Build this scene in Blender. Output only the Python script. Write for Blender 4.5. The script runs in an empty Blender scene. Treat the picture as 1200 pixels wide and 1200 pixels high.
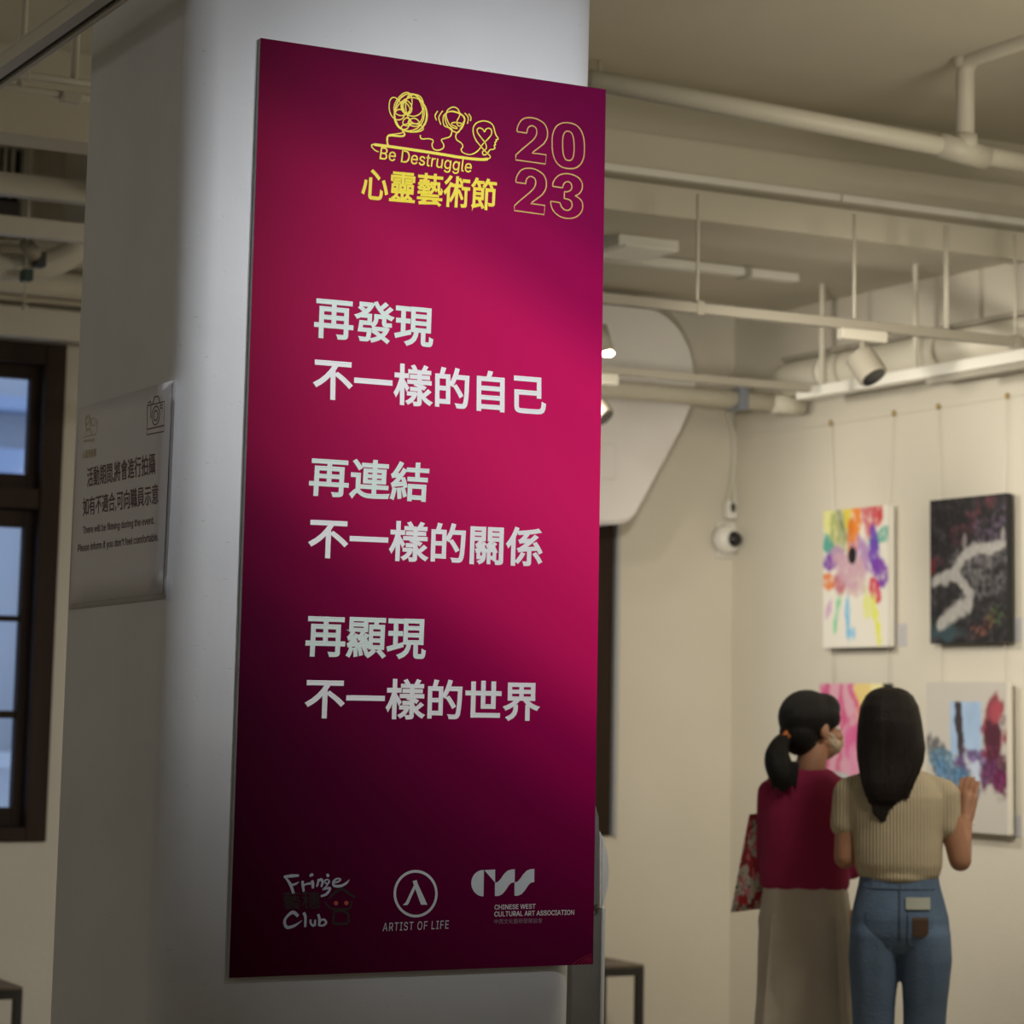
import bpy, bmesh, math, random
import numpy as np
from mathutils import Vector, Matrix, noise
random.seed(7)
S = bpy.context.scene
COL = S.collection

# ------------------------------------------------------------------ camera
F = 2990.0; PX, PY = 650.0, 422.0            # focal length and principal point, in pixels of the 1200 frame
def _d(x, y):
    a = np.array([x-PX, -(y-PY), -F]); return a/np.linalg.norm(a)
_up = _d(1030, -21600); _e1 = _d(6180, 923); _e1 = _e1-_up*(_e1@_up); _e1 /= np.linalg.norm(_e1); _e2 = np.cross(_up, _e1)
RC = np.array([_e1, _e2, _up]); CP = np.array([0, 0, 1.5])
cam_d = bpy.data.cameras.new('camera'); cam = bpy.data.objects.new('camera', cam_d); COL.objects.link(cam)
M4 = Matrix([[*RC[0], CP[0]], [*RC[1], CP[1]], [*RC[2], CP[2]], [0, 0, 0, 1]])
cam.matrix_world = M4
cam_d.sensor_width = 24.0; cam_d.sensor_fit = 'HORIZONTAL'; cam_d.lens = F/1200*24.0
cam_d.shift_x = (600-PX)/1200*-1*-1; cam_d.shift_y = (PY-600)/1200
cam_d.dof.use_dof = True; cam_d.dof.focus_distance = 5.62; cam_d.dof.aperture_fstop = 2.8
cam_d.clip_end = 200
S.camera = cam
# ------------------------------------------------------------------ world, exposure, lights
S.view_settings.view_transform = 'Standard'; S.view_settings.look = 'None'
S.view_settings.exposure = 0.0; S.view_settings.gamma = 1.0; S.view_settings.use_curve_mapping = False
W = bpy.data.worlds.new('world'); S.world = W; W.use_nodes = True
W.node_tree.nodes['Background'].inputs[0].default_value = (0.50, 0.62, 0.85, 1)
W.node_tree.nodes['Background'].inputs[1].default_value = 1.4
def aim(o, t):
    o.rotation_euler = (Vector(t)-o.location).to_track_quat('-Z', 'Y').to_euler()
def area(name, loc, tgt, size, energy, color, sy=None):
    l = bpy.data.lights.new(name, 'AREA'); l.energy = energy; l.color = color; l.size = size
    if sy: l.shape = 'RECTANGLE'; l.size_y = sy
    o = bpy.data.objects.new(name, l); COL.objects.link(o); o.location = loc; aim(o, tgt); return o
def spot(name, loc, tgt, energy, color, ang, blend=0.6, r=0.04):
    l = bpy.data.lights.new(name, 'SPOT'); l.energy = energy; l.color = color
    l.spot_size = math.radians(ang); l.spot_blend = blend; l.shadow_soft_size = r
    o = bpy.data.objects.new(name, l); COL.objects.link(o); o.location = loc; aim(o, tgt); return o
WARM = (1.0, 0.84, 0.60); COOL = (0.97, 0.98, 1.0)
spot('banner_spot', (2.9, 2.35, 3.4), (2.74, 5.06, 2.22), 265, COOL, 46, 1.0, 0.05)
spot('column_fill_spot', (2.35, 2.3, 3.45), (2.0, 5.06, 2.75), 62, (0.95, 0.97, 1.0), 50, 1.0, 0.08)
# gallery track spots washing the right wall (their heads hang outside the frame)
WALLC = (1.0, 0.93, 0.80)
spot('gallery_spot_light', (4.6, 8.6, 2.72), (6.4, 8.3, 1.8), 90, WALLC, 115, 1.0, 0.08)
spot('gallery_spot_light', (3.9, 6.4, 2.45), (6.4, 8.6, 1.9), 225, WALLC, 74, 1.0, 0.08)
spot('gallery_spot_light', (3.9, 7.6, 2.75), (5.9, 10.0, 1.5), 32, WALLC, 75, 1.0, 0.05)
def lamp(loc, energy, color, r=.2):  # added point lights for general fill, no fittings built
    l = bpy.data.lights.new('ambient_fill', 'POINT'); l.energy = energy; l.color = color; l.shadow_soft_size = r
    o = bpy.data.objects.new('ambient_fill', l); COL.objects.link(o); o.location = loc
lamp((-0.9, 7.6, 2.9), 20, (1.0, 0.94, 0.82)); lamp((5.2, 5.5, 2.8), 11, (1.0, 0.90, 0.70), .3); lamp((3.0, 0.2, 2.9), 9, (0.96, 0.97, 1.0))
lamp((-1.5, 3.0, 2.2), 13, (0.93, 0.96, 1.0))
area('people_fill_light', (4.95, 5.0, 2.9), (4.9, 7.0, 1.0), 0.7, 27, (1.0, 0.92, 0.76))  # added fill aimed at the two women, not a ceiling fitting

# ------------------------------------------------------------------ helpers
def ray(x, y):
    v = RC@np.array([x-PX, -(y-PY), -F]); return v/np.linalg.norm(v)
def hit(x, y, ax, val):
    r = ray(x, y); return Vector(CP+r*(val-CP[ax])/r[ax])
def hY(x, y, Y): return hit(x, y, 1, Y)
def hX(x, y, X): return hit(x, y, 0, X)
def mat(name, col, rough=0.6, var=0.0, scale=8.0, bump=0.0, bscale=60.0, metal=0.0, spec=0.5, emis=None, es=0, aniso=None):
    m = bpy.data.materials.new(name); m.use_nodes = True; nt = m.node_tree; b = nt.nodes['Principled BSDF']
    b.inputs['Base Color'].default_value = (*col, 1); b.inputs['Roughness'].default_value = rough
    b.inputs['Metallic'].default_value = metal; b.inputs['Specular IOR Level'].default_value = spec
    tc = nt.nodes.new('ShaderNodeTexCoord')
    src = tc.outputs['Object']
    if aniso:
        mp = nt.nodes.new('ShaderNodeMapping'); mp.inputs['Scale'].default_value = aniso
        nt.links.new(src, mp.inputs[0]); src = mp.outputs[0]
    if var > 0:
        n = nt.nodes.new('ShaderNodeTexNoise'); n.inputs['Scale'].default_value = scale; n.inputs['Detail'].default_value = 5
        nt.links.new(src, n.inputs['Vector'])
        r = nt.nodes.new('ShaderNodeValToRGB')
        r.color_ramp.elements[0].position = 0.3; r.color_ramp.elements[1].position = 0.7
        r.color_ramp.elements[0].color = (*[max(0, c*(1-var)) for c in col], 1)
        r.color_ramp.elements[1].color = (*[min(1, c*(1+var)) for c in col], 1)
        nt.links.new(n.outputs[0], r.inputs[0]); nt.links.new(r.outputs[0], b.inputs['Base Color'])
    if bump > 0:
        n2 = nt.nodes.new('ShaderNodeTexNoise'); n2.inputs['Scale'].default_value = bscale; n2.inputs['Detail'].default_value = 6
        nt.links.new(src, n2.inputs['Vector'])
        bp = nt.nodes.new('ShaderNodeBump'); bp.inputs['Strength'].default_value = bump; bp.inputs['Distance'].default_value = 0.01
        nt.links.new(n2.outputs[0], bp.inputs['Height']); nt.links.new(bp.outputs[0], b.inputs['Normal'])
    if emis:
        b.inputs['Emission Color'].default_value = (*emis, 1); b.inputs['Emission Strength'].default_value = es
    return m
def vcmat(name, rough=0.7, bump=0.15, bscale=120):
    m = mat(name, (1, 1, 1), rough, bump=bump, bscale=bscale); nt = m.node_tree
    a = nt.nodes.new('ShaderNodeVertexColor'); a.layer_name = 'paint'
    nt.links.new(a.outputs[0], nt.nodes['Principled BSDF'].inputs['Base Color']); return m
def tagset(o, label=None, cat=None, group=None, kind=None):
    if label: o['label'] = label
    if cat: o['category'] = cat
    if group: o['group'] = group
    if kind: o['kind'] = kind
    return o
def link(name, me, m=None, parent=None, smooth=False):
    o = bpy.data.objects.new(name, me)
    if m: me.materials.append(m)
    COL.objects.link(o)
    if parent is not None:
        o.parent = parent; o.matrix_parent_inverse = parent.matrix_basis.inverted()
    if smooth:
        for p in me.polygons: p.use_smooth = True
    return o
def ob(name, bm, m, parent=None, smooth=False, normals=True):
    if normals: bmesh.ops.recalc_face_normals(bm, faces=bm.faces)
    me = bpy.data.meshes.new(name); bm.to_mesh(me); bm.free()
    return link(name, me, m, parent, smooth)
def empty(name, loc, label, cat, group=None, rz=0):
    o = bpy.data.objects.new(name, None); COL.objects.link(o); o.location = loc; o.rotation_euler[2] = rz
    o.empty_display_size = 0.1
    return tagset(o, label, cat, group)
def B(): return bmesh.new()
def box(bm, x0, x1, y0, y1, z0, z1, bev=0.0, mx=None):
    x0, x1 = min(x0, x1), max(x0, x1); y0, y1 = min(y0, y1), max(y0, y1); z0, z1 = min(z0, z1), max(z0, z1)
    vs = [bm.verts.new((x, y, z)) for x in (x0, x1) for y in (y0, y1) for z in (z0, z1)]
    fs = [bm.faces.new([vs[i] for i in f]) for f in ((0, 1, 3, 2), (4, 6, 7, 5), (0, 4, 5, 1), (2, 3, 7, 6), (0, 2, 6, 4), (1, 5, 7, 3))]
    if bev > 0:
        es = list({e for f in fs for e in f.edges})
        r = bmesh.ops.bevel(bm, geom=es, offset=bev, segments=2, affect='EDGES', profile=0.6)
        vs = list({v for f in r['faces'] for v in f.verts})
    if mx is not None: bmesh.ops.transform(bm, matrix=mx, verts=vs)
    return vs
def tube(bm, pts, rad, seg=16, cap=True, flat=1.0):
    pts = [Vector(p) for p in pts]; n = len(pts)
    rads = rad if isinstance(rad, (list, tuple)) else [rad]*n
    t0 = (pts[1]-pts[0]).normalized(); a = Vector((0, 0, 1)) if abs(t0.z) < 0.9 else Vector((0, 1, 0))
    u = t0.cross(a).normalized(); rings = []
    for i, p in enumerate(pts):
        t = (pts[min(i+1, n-1)]-pts[max(i-1, 0)]).normalized()
        u = (u-t*u.dot(t)).normalized(); w = t.cross(u)
        rings.append([bm.verts.new(p+(u*math.cos(k*2*math.pi/seg)+w*math.sin(k*2*math.pi/seg)*flat)*rads[i]) for k in range(seg)])
    for i in range(n-1):
        for k in range(seg):
            bm.faces.new((rings[i][k], rings[i][(k+1) % seg], rings[i+1][(k+1) % seg], rings[i+1][k]))
    if cap: bm.faces.new(rings[0][::-1]); bm.faces.new(rings[-1])
def ell(bm, c, r, rz=0, seg=20, mx=None):
    m = Matrix.Translation(Vector(c))@Matrix.Rotation(rz, 4, 'Z')
    if mx is not None: m = m@mx
    m = m@Matrix.Diagonal((*r, 1)) if hasattr(r, '__len__') else m@Matrix.Diagonal((r, r, r, 1))
    bmesh.ops.create_uvsphere(bm, u_segments=seg, v_segments=seg//2+2, radius=1, matrix=m)
def cone(bm, p0, r0, p1, r1, seg=16):
    tube(bm, [p0, p1], [r0, r1], seg); ell(bm, p0, (r0, r0, r0), seg=seg); ell(bm, p1, (r1, r1, r1), seg=seg)
def smooth_pts(pts, n=6, closed=False):
    P = [Vector(p) for p in pts]; out = []; N = len(P)
    for i in range(N if closed else N-1):
        a, b, c, d = (P[(i-1) % N], P[i], P[(i+1) % N], P[(i+2) % N]) if closed else (P[max(i-1, 0)], P[i], P[i+1], P[min(i+2, N-1)])
        for k in range(n):
            t = k/n
            out.append(0.5*((2*b)+(c-a)*t+(2*a-5*b+4*c-d)*t*t+(3*b-a-3*c+d)*t**3))
    out.append(P[0] if closed else P[-1]); return out
def extrude_poly(bm, pts, off, bev=0.0):
    vs = [bm.verts.new(p) for p in pts]; vt = [bm.verts.new(Vector(p)+Vector(off)) for p in pts]; n = len(vs)
    f0 = bm.faces.new(vs); f1 = bm.faces.new(vt[::-1])
    for i in range(n): bm.faces.new((vs[i], vs[(i+1) % n], vt[(i+1) % n], vt[i]))
    if bev: bmesh.ops.bevel(bm, geom=list(f0.edges), offset=bev, segments=3, affect='EDGES')
def remesh(o, voxel, sm=6, fac=0.5):
    r = o.modifiers.new('remesh', 'REMESH'); r.mode = 'VOXEL'; r.voxel_size = voxel; r.use_smooth_shade = True
    s = o.modifiers.new('smooth', 'SMOOTH'); s.iterations = sm; s.factor = fac
    return o

# ------------------------------------------------------------------ materials
M = {}
M['wall'] = mat('wall_paint', (0.62, 0.58, 0.49), 0.75, 0.03, 2.0, 0.15, 40)
M['ceil'] = mat('ceiling_paint', (0.56, 0.52, 0.42), 0.8, 0.04, 1.5, 0.1, 30)
M['duct'] = mat('painted_duct', (0.60, 0.565, 0.47), 0.5, 0.03, 4, 0.1, 30)
M['white'] = mat('white_metal', (0.70, 0.68, 0.62), 0.4, 0.02, 5)
M['bright'] = mat('white_trunking', (0.82, 0.80, 0.72), 0.4)
M['hood'] = mat('hood_paint', (0.62, 0.59, 0.56), 0.6, 0.02, 3)
M['can'] = mat('spot_can', (0.34, 0.31, 0.25), 0.5)
M['dark'] = mat('dark_slot', (0.03, 0.028, 0.022), 0.6)
M['wood'] = mat('dark_stained_wood', (0.030, 0.017, 0.010), 0.65, 0.35, 6, 0.3, 50, spec=0.2, aniso=(1, 1, 0.15))
M['floor'] = mat('floor_concrete', (0.42, 0.37, 0.29), 0.5, 0.1, 3)
M['steel'] = mat('black_steel', (0.025, 0.022, 0.018), 0.5, 0.2, 10)
M['benchtop'] = mat('bench_top', (0.17, 0.13, 0.09), 0.6, 0.25, 8, aniso=(0.3, 3, 1))
M['brass'] = mat('brass_hook', (0.45, 0.33, 0.12), 0.35, metal=0.8)
M['cable'] = mat('hanging_wire', (0.72, 0.68, 0.58), 0.5)
M['paper'] = mat('label_paper', (0.47, 0.46, 0.48), 0.7)
M['canvas'] = mat('canvas_white', (0.78, 0.75, 0.68), 0.8, 0.02, 20, 0.2, 200)
M['canvasdk'] = mat('canvas_black_edge', (0.02, 0.02, 0.02), 0.8)
M['paint'] = vcmat('painted_surface')
M['glossdk'] = mat('dark_glass_lens', (0.012, 0.012, 0.014), 0.1)
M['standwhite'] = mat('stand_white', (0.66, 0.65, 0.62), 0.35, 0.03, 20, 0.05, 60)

# column paint with small chips, scratches and stains
def column_mat():
    m = mat('column_paint', (0.66, 0.66, 0.66), 0.55, 0.0); nt = m.node_tree; b = nt.nodes['Principled BSDF']
    tc = nt.nodes.new('ShaderNodeTexCoord')
    n1 = nt.nodes.new('ShaderNodeTexNoise'); n1.inputs['Scale'].default_value = 3; n1.inputs['Detail'].default_value = 8
    nt.links.new(tc.outputs['Object'], n1.inputs['Vector'])
    r1 = nt.nodes.new('ShaderNodeValToRGB'); r1.color_ramp.elements[0].position = 0.3; r1.color_ramp.elements[1].position = 0.65
    r1.color_ramp.elements[0].color = (0.61, 0.62, 0.64, 1); r1.color_ramp.elements[1].color = (0.68, 0.69, 0.71, 1)
    nt.links.new(n1.outputs[0], r1.inputs[0])
    mp = nt.nodes.new('ShaderNodeMapping'); mp.inputs['Scale'].default_value = (3, 3, 14)
    mp.inputs['Rotation'].default_value = (0.2, 0.3, 0)
    nt.links.new(tc.outputs['Object'], mp.inputs[0])
    v = nt.nodes.new('ShaderNodeTexVoronoi'); v.inputs['Scale'].default_value = 3.1
    nt.links.new(mp.outputs[0], v.inputs['Vector'])
    r2 = nt.nodes.new('ShaderNodeValToRGB'); r2.color_ramp.elements[0].position = 0.035; r2.color_ramp.elements[1].position = 0.06
    r2.color_ramp.elements[0].color = (0.78, 0.76, 0.72, 1); r2.color_ramp.elements[1].color = (1, 1, 1, 1)
    nt.links.new(v.outputs['Distance'], r2.inputs[0])
    mx = nt.nodes.new('ShaderNodeMix'); mx.data_type = 'RGBA'; mx.blend_type = 'MULTIPLY'; mx.inputs[0].default_value = 1
    nt.links.new(r1.outputs[0], mx.inputs[6]); nt.links.new(r2.outputs[0], mx.inputs[7])
    nt.links.new(mx.outputs[2], b.inputs['Base Color'])
    v2 = nt.nodes.new('ShaderNodeTexVoronoi'); v2.inputs['Scale'].default_value = 26
    nt.links.new(tc.outputs['Object'], v2.inputs['Vector'])
    r3 = nt.nodes.new('ShaderNodeValToRGB'); r3.color_ramp.elements[0].position = 0.03; r3.color_ramp.elements[1].position = 0.12
    nt.links.new(v2.outputs['Distance'], r3.inputs[0])
    n2 = nt.nodes.new('ShaderNodeTexNoise'); n2.inputs['Scale'].default_value = 14; n2.inputs['Detail'].default_value = 8
    nt.links.new(tc.outputs['Object'], n2.inputs['Vector'])
    ad = nt.nodes.new('ShaderNodeMath'); ad.operation = 'MULTIPLY_ADD'; ad.inputs[1].default_value = 0.25
    nt.links.new(r3.outputs[0], ad.inputs[0]); nt.links.new(n2.outputs[0], ad.inputs[2])
    bp = nt.nodes.new('ShaderNodeBump'); bp.inputs['Strength'].default_value = 0.35; bp.inputs['Distance'].default_value = 0.004
    nt.links.new(ad.outputs[0], bp.inputs['Height']); nt.links.new(bp.outputs[0], b.inputs['Normal'])
    return m
M['column'] = column_mat()
def glass_mat():
    m = bpy.data.materials.new('window_glass'); m.use_nodes = True; nt = m.node_tree; nt.nodes.clear()
    o = nt.nodes.new('ShaderNodeOutputMaterial'); t = nt.nodes.new('ShaderNodeBsdfTransparent'); g = nt.nodes.new('ShaderNodeBsdfGlossy')
    t.inputs[0].default_value = (0.85, 0.89, 0.95, 1); g.inputs['Roughness'].default_value = 0.03
    x = nt.nodes.new('ShaderNodeMixShader'); x.inputs[0].default_value = 0.06
    nt.links.new(t.outputs[0], x.inputs[1]); nt.links.new(g.outputs[0], x.inputs[2]); nt.links.new(x.outputs[0], o.inputs[0]); return m
M['glass'] = glass_mat()

# ------------------------------------------------------------------ room shell
XW, YW, ZC = 6.4, 9.99, 3.75          # right wall, back wall, ceiling
XL, YF = -3.2, -3.0
def struct(name, bm, m, parent=None, smooth=False, label=None):
    o = ob(name, bm, m, parent, smooth)
    if parent is None: o['kind'] = 'structure'
    if label: o['label'] = label
    return o
bm = B(); box(bm, XL-.3, XW+.3, YF-.3, YW+.3, -0.2, 0); struct('floor', bm, M['floor'], label='plain floor of the gallery hall, below the frame')
bm = B(); box(bm, XL-.3, XW+.3, YF-.3, YW+.3, ZC, ZC+.2); struct('ceiling', bm, M['ceil'], label='beige painted gallery ceiling above pipes and beams')
bm = B(); box(bm, XW, XW+.3, YF-.3, YW, 0, ZC); struct('wall_right', bm, M['wall'], label='white right wall hung with four paintings')
bm = B(); box(bm, XL-.3, XL, YF-.3, YW+.3, 0, ZC); struct('wall_left', bm, M['wall'], label='plain left wall outside the frame')
bm = B(); box(bm, XL, XW, YF-.3, YF, 0, ZC); struct('wall_front', bm, M['wall'], label='plain wall behind the camera')
wz0, wz1 = 0.935, 2.922
w1b = hY(78, 405, YW).x; w2b = hY(717.0, 700, YW).x
w1a, w2a = w1b-1.32, w2b-1.32
bm = B()
for (xa, xb, za, zb) in ((XL, w1a, 0, ZC), (w1b, w2a, 0, ZC), (w2b, XW+.3, 0, ZC), (w1a, w1b, 0, wz0), (w1a, w1b, wz1, ZC), (w2a, w2b, 0, wz0), (w2a, w2b, wz1, ZC)):
    box(bm, xa, xb, YW, YW+.3, za, zb)
bmesh.ops.remove_doubles(bm, verts=bm.verts, dist=1e-5)
struct('wall_back', bm, M['wall'], label='far back wall with two dark wooden windows and a security camera')

def make_window(n, xa, xb):
    w = empty('window_%d' % n, ((xa+xb)/2, YW+.05, wz0),
              ('dark brown wooden window left of the column with bluish panes' if n == 1 else 'dark brown window frame just right of the red banner'), None)
    del_c = w; w['kind'] = 'structure'
    y0, y1 = YW-.015, YW+.14
    zt0 = hY(50, 597, YW).z; zt1 = hY(50, 573, YW).z          # transom bar
    fw = 0.085
    bm = B(); box(bm, xa, xa+fw, y0, y1, wz0, wz1, .006); box(bm, xb-fw, xb, y0, y1, wz0, wz1, .006)
    box(bm, xa+fw, xb-fw, y0, y1, wz1-fw, wz1, .006); box(bm, xa+fw, xb-fw, y0, y1, wz0, wz0+.055, .006)
    ob('window_frame', bm, M['wood'], w)
    bm = B(); box(bm, xa+fw, xb-fw, y0+.01, y1, zt0, zt1, .006); ob('transom_bar', bm, M['wood'], w)
    xm = (xa+xb)/2
    bm = B(); box(bm, xm-.03, xm+.03, y0+.02, y1, wz0+.055, wz1-fw, .005); ob('mullion', bm, M['wood'], w)
    ys, ye = YW+.05, YW+.10
    pr = hY(26, 660, YW+.06).x - w1b                           # pane edge, measured from the right end of the window
    pr2 = pr
    for side in (0, 1):
        if side: x0, x1 = xm+.03, xb-fw; px0, px1 = xm+.11, xb+pr2
        else: x0, x1 = xa+fw, xm-.03; px0, px1 = xa-pr2, xm-.11
        # upper light
        for (z0, z1, bars) in ((zt1, wz1-fw, []), (wz0+.055, zt0, [(hY(20, 728, YW).z, hY(20, 721, YW).z), (hY(20, 842, YW).z, hY(20, 833, YW).z)])):
            if not bars: pz0, pz1 = hY(20, 554, YW).z, hY(20, 441, YW).z
            else: pz0, pz1 = hY(20, 947, YW).z, hY(20, 617, YW).z
            bm = B()
            box(bm, x0+.002, px0, ys, ye, z0+.002, z1-.002, .004); box(bm, px1, x1-.002, ys, ye, z0+.002, z1-.002, .004)
            box(bm, px0, px1, ys, ye, pz1, z1-.002, .004); box(bm, px0, px1, ys, ye, z0+.002, pz0, .004)
            sash = ob('sash', bm, M['wood'], w)
            prev = pz0
            for (b0, b1) in sorted(bars):
                bm = B(); box(bm, px0, px1, ys+.01, ye-.01, b0, b1, .003); ob('glazing_bar', bm, M['wood'], sash)
            edges = [pz0]+[v for bb in sorted(bars) for v in bb]+[pz1]
            for i in range(0, len(edges), 2):
                bm = B(); box(bm, px0-.004, px1+.004, (ys+ye)/2-.002, (ys+ye)/2+.002, edges[i]-.004, edges[i+1]+.004)
                ob('pane', bm, M['glass'], sash)
    return w
make_window(1, w1a, w1b); make_window(2, w2a, w2b)
for k in (1, 2):
    pass
# narrow pale casing beside window 2
bm = B(); c0 = w2b+.004; box(bm, c0, hY(726, 700, YW-.03).x, YW-.035, YW, wz0, wz1, .006)
struct('trim_1', bm, mat('grey_blue_casing', (0.36, 0.37, 0.38), 0.5), label='grey blue vertical casing on right edge of far window')

# building across the street
bd = empty('building', (1.8, 16.5, 0), 'pale grey building with horizontal bands seen through window panes', 'building')
mfa = mat('facade_grey', (0.62, 0.62, 0.62), 0.8, 0.08, 1.0, 0.2, 8); mfb = mat('facade_band', (0.40, 0.47, 0.60), 0.7, 0.05, 2)
bm = B(); box(bm, -1, 13, 16.5, 19, 0, 7); ob('facade', bm, mfa, bd)
def zb(y): return hY(15, y, 16.3).z
for (ya, yb2) in ((482, 466), (556, 527)):
    bm = B(); box(bm, -1, 13, 16.2, 16.5, zb(ya), zb(yb2), .02); ob('balcony_band', bm, mfb, bd)
bm = B(); box(bm, -1, 13, 16.0, 16.5, zb(898), zb(880), .02); ob('ledge', bm, mfa, bd, )
mdk = mat('dark_shutter', (0.12, 0.13, 0.15), 0.5, 0.1, 3)
for i in range(5):
    bm = B(); x = 3.2+i*1.9; box(bm, x, x+1.45, 16.38, 16.5, zb(858), zb(590), .02); ob('window', bm, mdk, bd)

# ------------------------------------------------------------------ ceiling beams
bz = 3.29
bm = B()
zf = [hY(950, y, 7.8).z for y in (182, 222, 235)]
box(bm, XL, 2.9, 7.86, 8.05, bz, ZC); box(bm, 2.9, XW, 7.86, 8.35, bz, ZC)
struct('beam', bm, M['ceil'], label='long beige ceiling beam crossing the hall behind the column')
bm = B(); box(bm, XL, XW, 7.8, 7.86, zf[1]-.005, zf[0], .01)
struct('trim_2', bm, M['ceil'], label='raised fascia strip along the front of the ceiling beam')
bm = B(); box(bm, 3.0, XW, 8.35, 9.55, bz+.01, ZC)
struct('bulkhead', bm, M['ceil'], label='wide dropped beige ceiling section behind the beam, right side')
# trunking along beam edge with joints and dark slot
t = empty('cable_trunking', (3.6, 7.74, zf[2]), 'pale rectangular cable trunking running along the lower edge of the beam', 'trunking')
zt = hY(950, 224, 7.72).z; zu = hY(950, 232, 7.72).z
xj = hY(983, 235, 7.72).x
for xa, xb in ((2.9, xj-.003), (xj+.003, XW-.02)):
    bm = B(); box(bm, xa, xb, 7.70, 7.80, zu, zt, .004); ob('trunking_length', bm, M['white'], t)
bm = B(); box(bm, 2.9, XW-.02, 7.715, 7.79, zu-.006, zu); ob('shadow_gap', bm, M['can'], t)
bm = B(); box(bm, 2.9, XW-.02, 7.80, 7.9, bz-.02, zu-.004, .004); 
struct('trim_3', bm, M['ceil'], label='lower edge strip of the beam below the trunking')

# ceiling pipe with tee, riser and elbow (right)
Yp = 6.9
a = hY(690, 93, Yp); b = hY(1108, 172, Yp); c = hY(1131, 178, Yp); d2 = hY(1240, 197, Yp)
pt = empty('ceiling_pipe', a, 'thick painted ceiling pipe with tee joint and elbow, upper right', 'pipe')
zc_ = b.z
bm = B(); tube(bm, [a, b, c, d2], 0.034, 20); ob('pipe', bm, M['duct'], pt, True)
bm = B(); v = (c-b).normalized(); tube(bm, [b-v*.03, c+v*.09], 0.043, 20); tube(bm, [c, c+Vector((0, 0, .06))], .043, 20); ob('tee_joint', bm, M['duct'], pt, True)
e = hY(1131, 70, Yp)
r3 = hit(1215, 36, 0, e.x); r3 = Vector((e.x, r3.y, e.z)); e2_ = e+Vector((0, -1.8, 0))
bm = B(); tube(bm, [c, e-Vector((0, 0, .05)), e+Vector((0, -.015, -.015)), e+Vector((0, -.05, 0)), e2_], 0.032, 20); ob('riser_pipe', bm, M['duct'], pt, True)
bm = B(); ell(bm, e, (.045, .045, .045)); ob('elbow', bm, M['duct'], pt, True)
# thin vertical pipe at column edge, upper left of right half
bm = B(); p0 = hY(702, 110, 7.6); tube(bm, [(p0.x, 7.6, p0.z-.02), (p0.x, 7.6, ZC-.005)], .009, 10)
tagset(ob('conduit', bm, M['duct'], None, True), 'thin vertical ceiling conduit immediately right of the column top', 'conduit')

# ------------------------------------------------------------------ right-side ceiling services
def rod(name, px, py0, Y, ztop, r=.006, m='duct', parent=None, py1=None):
    p = hY(px, py0, Y); bm = B(); tube(bm, [(p.x, Y, p.z), (p.x, Y, ztop if py1 is None else hY(px, py1, Y).z)], r, 8)
    return ob(name, bm, M[m], parent, True)
# small square ceiling panel
Zp = bz-.012
pc = [hit(x, y, 2, Zp) for x, y in ((712, 290), (722, 279), (790, 284), (764, 299))]
pn = empty('ceiling_panel', sum(pc, Vector())/4, 'small pale rectangular panel light fixed under the dropped ceiling', 'ceiling light')
x0 = min(pc[0].x, pc[1].x); x1 = (pc[2].x+pc[3].x)/2; y0 = (pc[0].y+pc[3].y)/2; y1 = (pc[1].y+pc[2].y)/2
bm = B(); box(bm, x0, x1, y0, y1, Zp-.03, Zp+.022, .006); ob('frame', bm, M['white'], pn)
bm = B(); box(bm, x0+.02, x1-.02, y0+.02, y1-.02, Zp-.034, Zp-.028); ob('diffuser', bm, M['bright'], pn)
# short suspended trunking
Yb = 8.7; q0 = hY(690, 300, Yb); q1 = hY(932, 326, Yb)
tr = empty('hanging_trunking', q0, 'short suspended pale trunking ending in mid air below the ceiling', 'trunking')
bm = B(); box(bm, q0.x-.3, q1.x, Yb-.03, Yb+.03, q1.z-.018, q1.z+.018, .004); ob('trunking_length', bm, M['white'], tr)
for px in (818, 878):
    o = rod('hanger_rod', px, 316 if px > 850 else 308, Yb, bz+.01, .005, 'duct', tr)
bm = B(); p = hY(878, 317, Yb-.04); box(bm, p.x-.012, p.x+.012, Yb-.045, Yb+.045, q1.z-.024, q1.z+.024, .003); ob('clamp', bm, M['can'], tr)
# main lighting track, with rods
Yt = 7.5; t0 = hY(690, 346, Yt); t1 = hY(1240, 408, Yt)
tk = empty('lighting_track', t0, 'long lighting track hung on rods across the right side, holding a spotlight', 'track')
zt_ = (t0.z+t1.z)/2
bm = B(); box(bm, 2.95, XW-.03, Yt-.022, Yt+.022, zt_-.018, zt_+.018, .004); ob('track', bm, M['can'], tk)
for px in (817, 1001, 1110, 1190, 1108):
    rod('hanger_rod', px, 360+(px-817)*.11, Yt, bz+.005, .006 if px != 1110 else .007, 'duct', tk)
for px in (817, 1190):
    bm = B(); p = hY(px, 360+(px-817)*.11, Yt); box(bm, p.x-.014, p.x+.014, Yt-.028, Yt+.028, zt_-.025, zt_+.025, .003)
    ob('clamp', bm, M['can'], tk)

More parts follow.
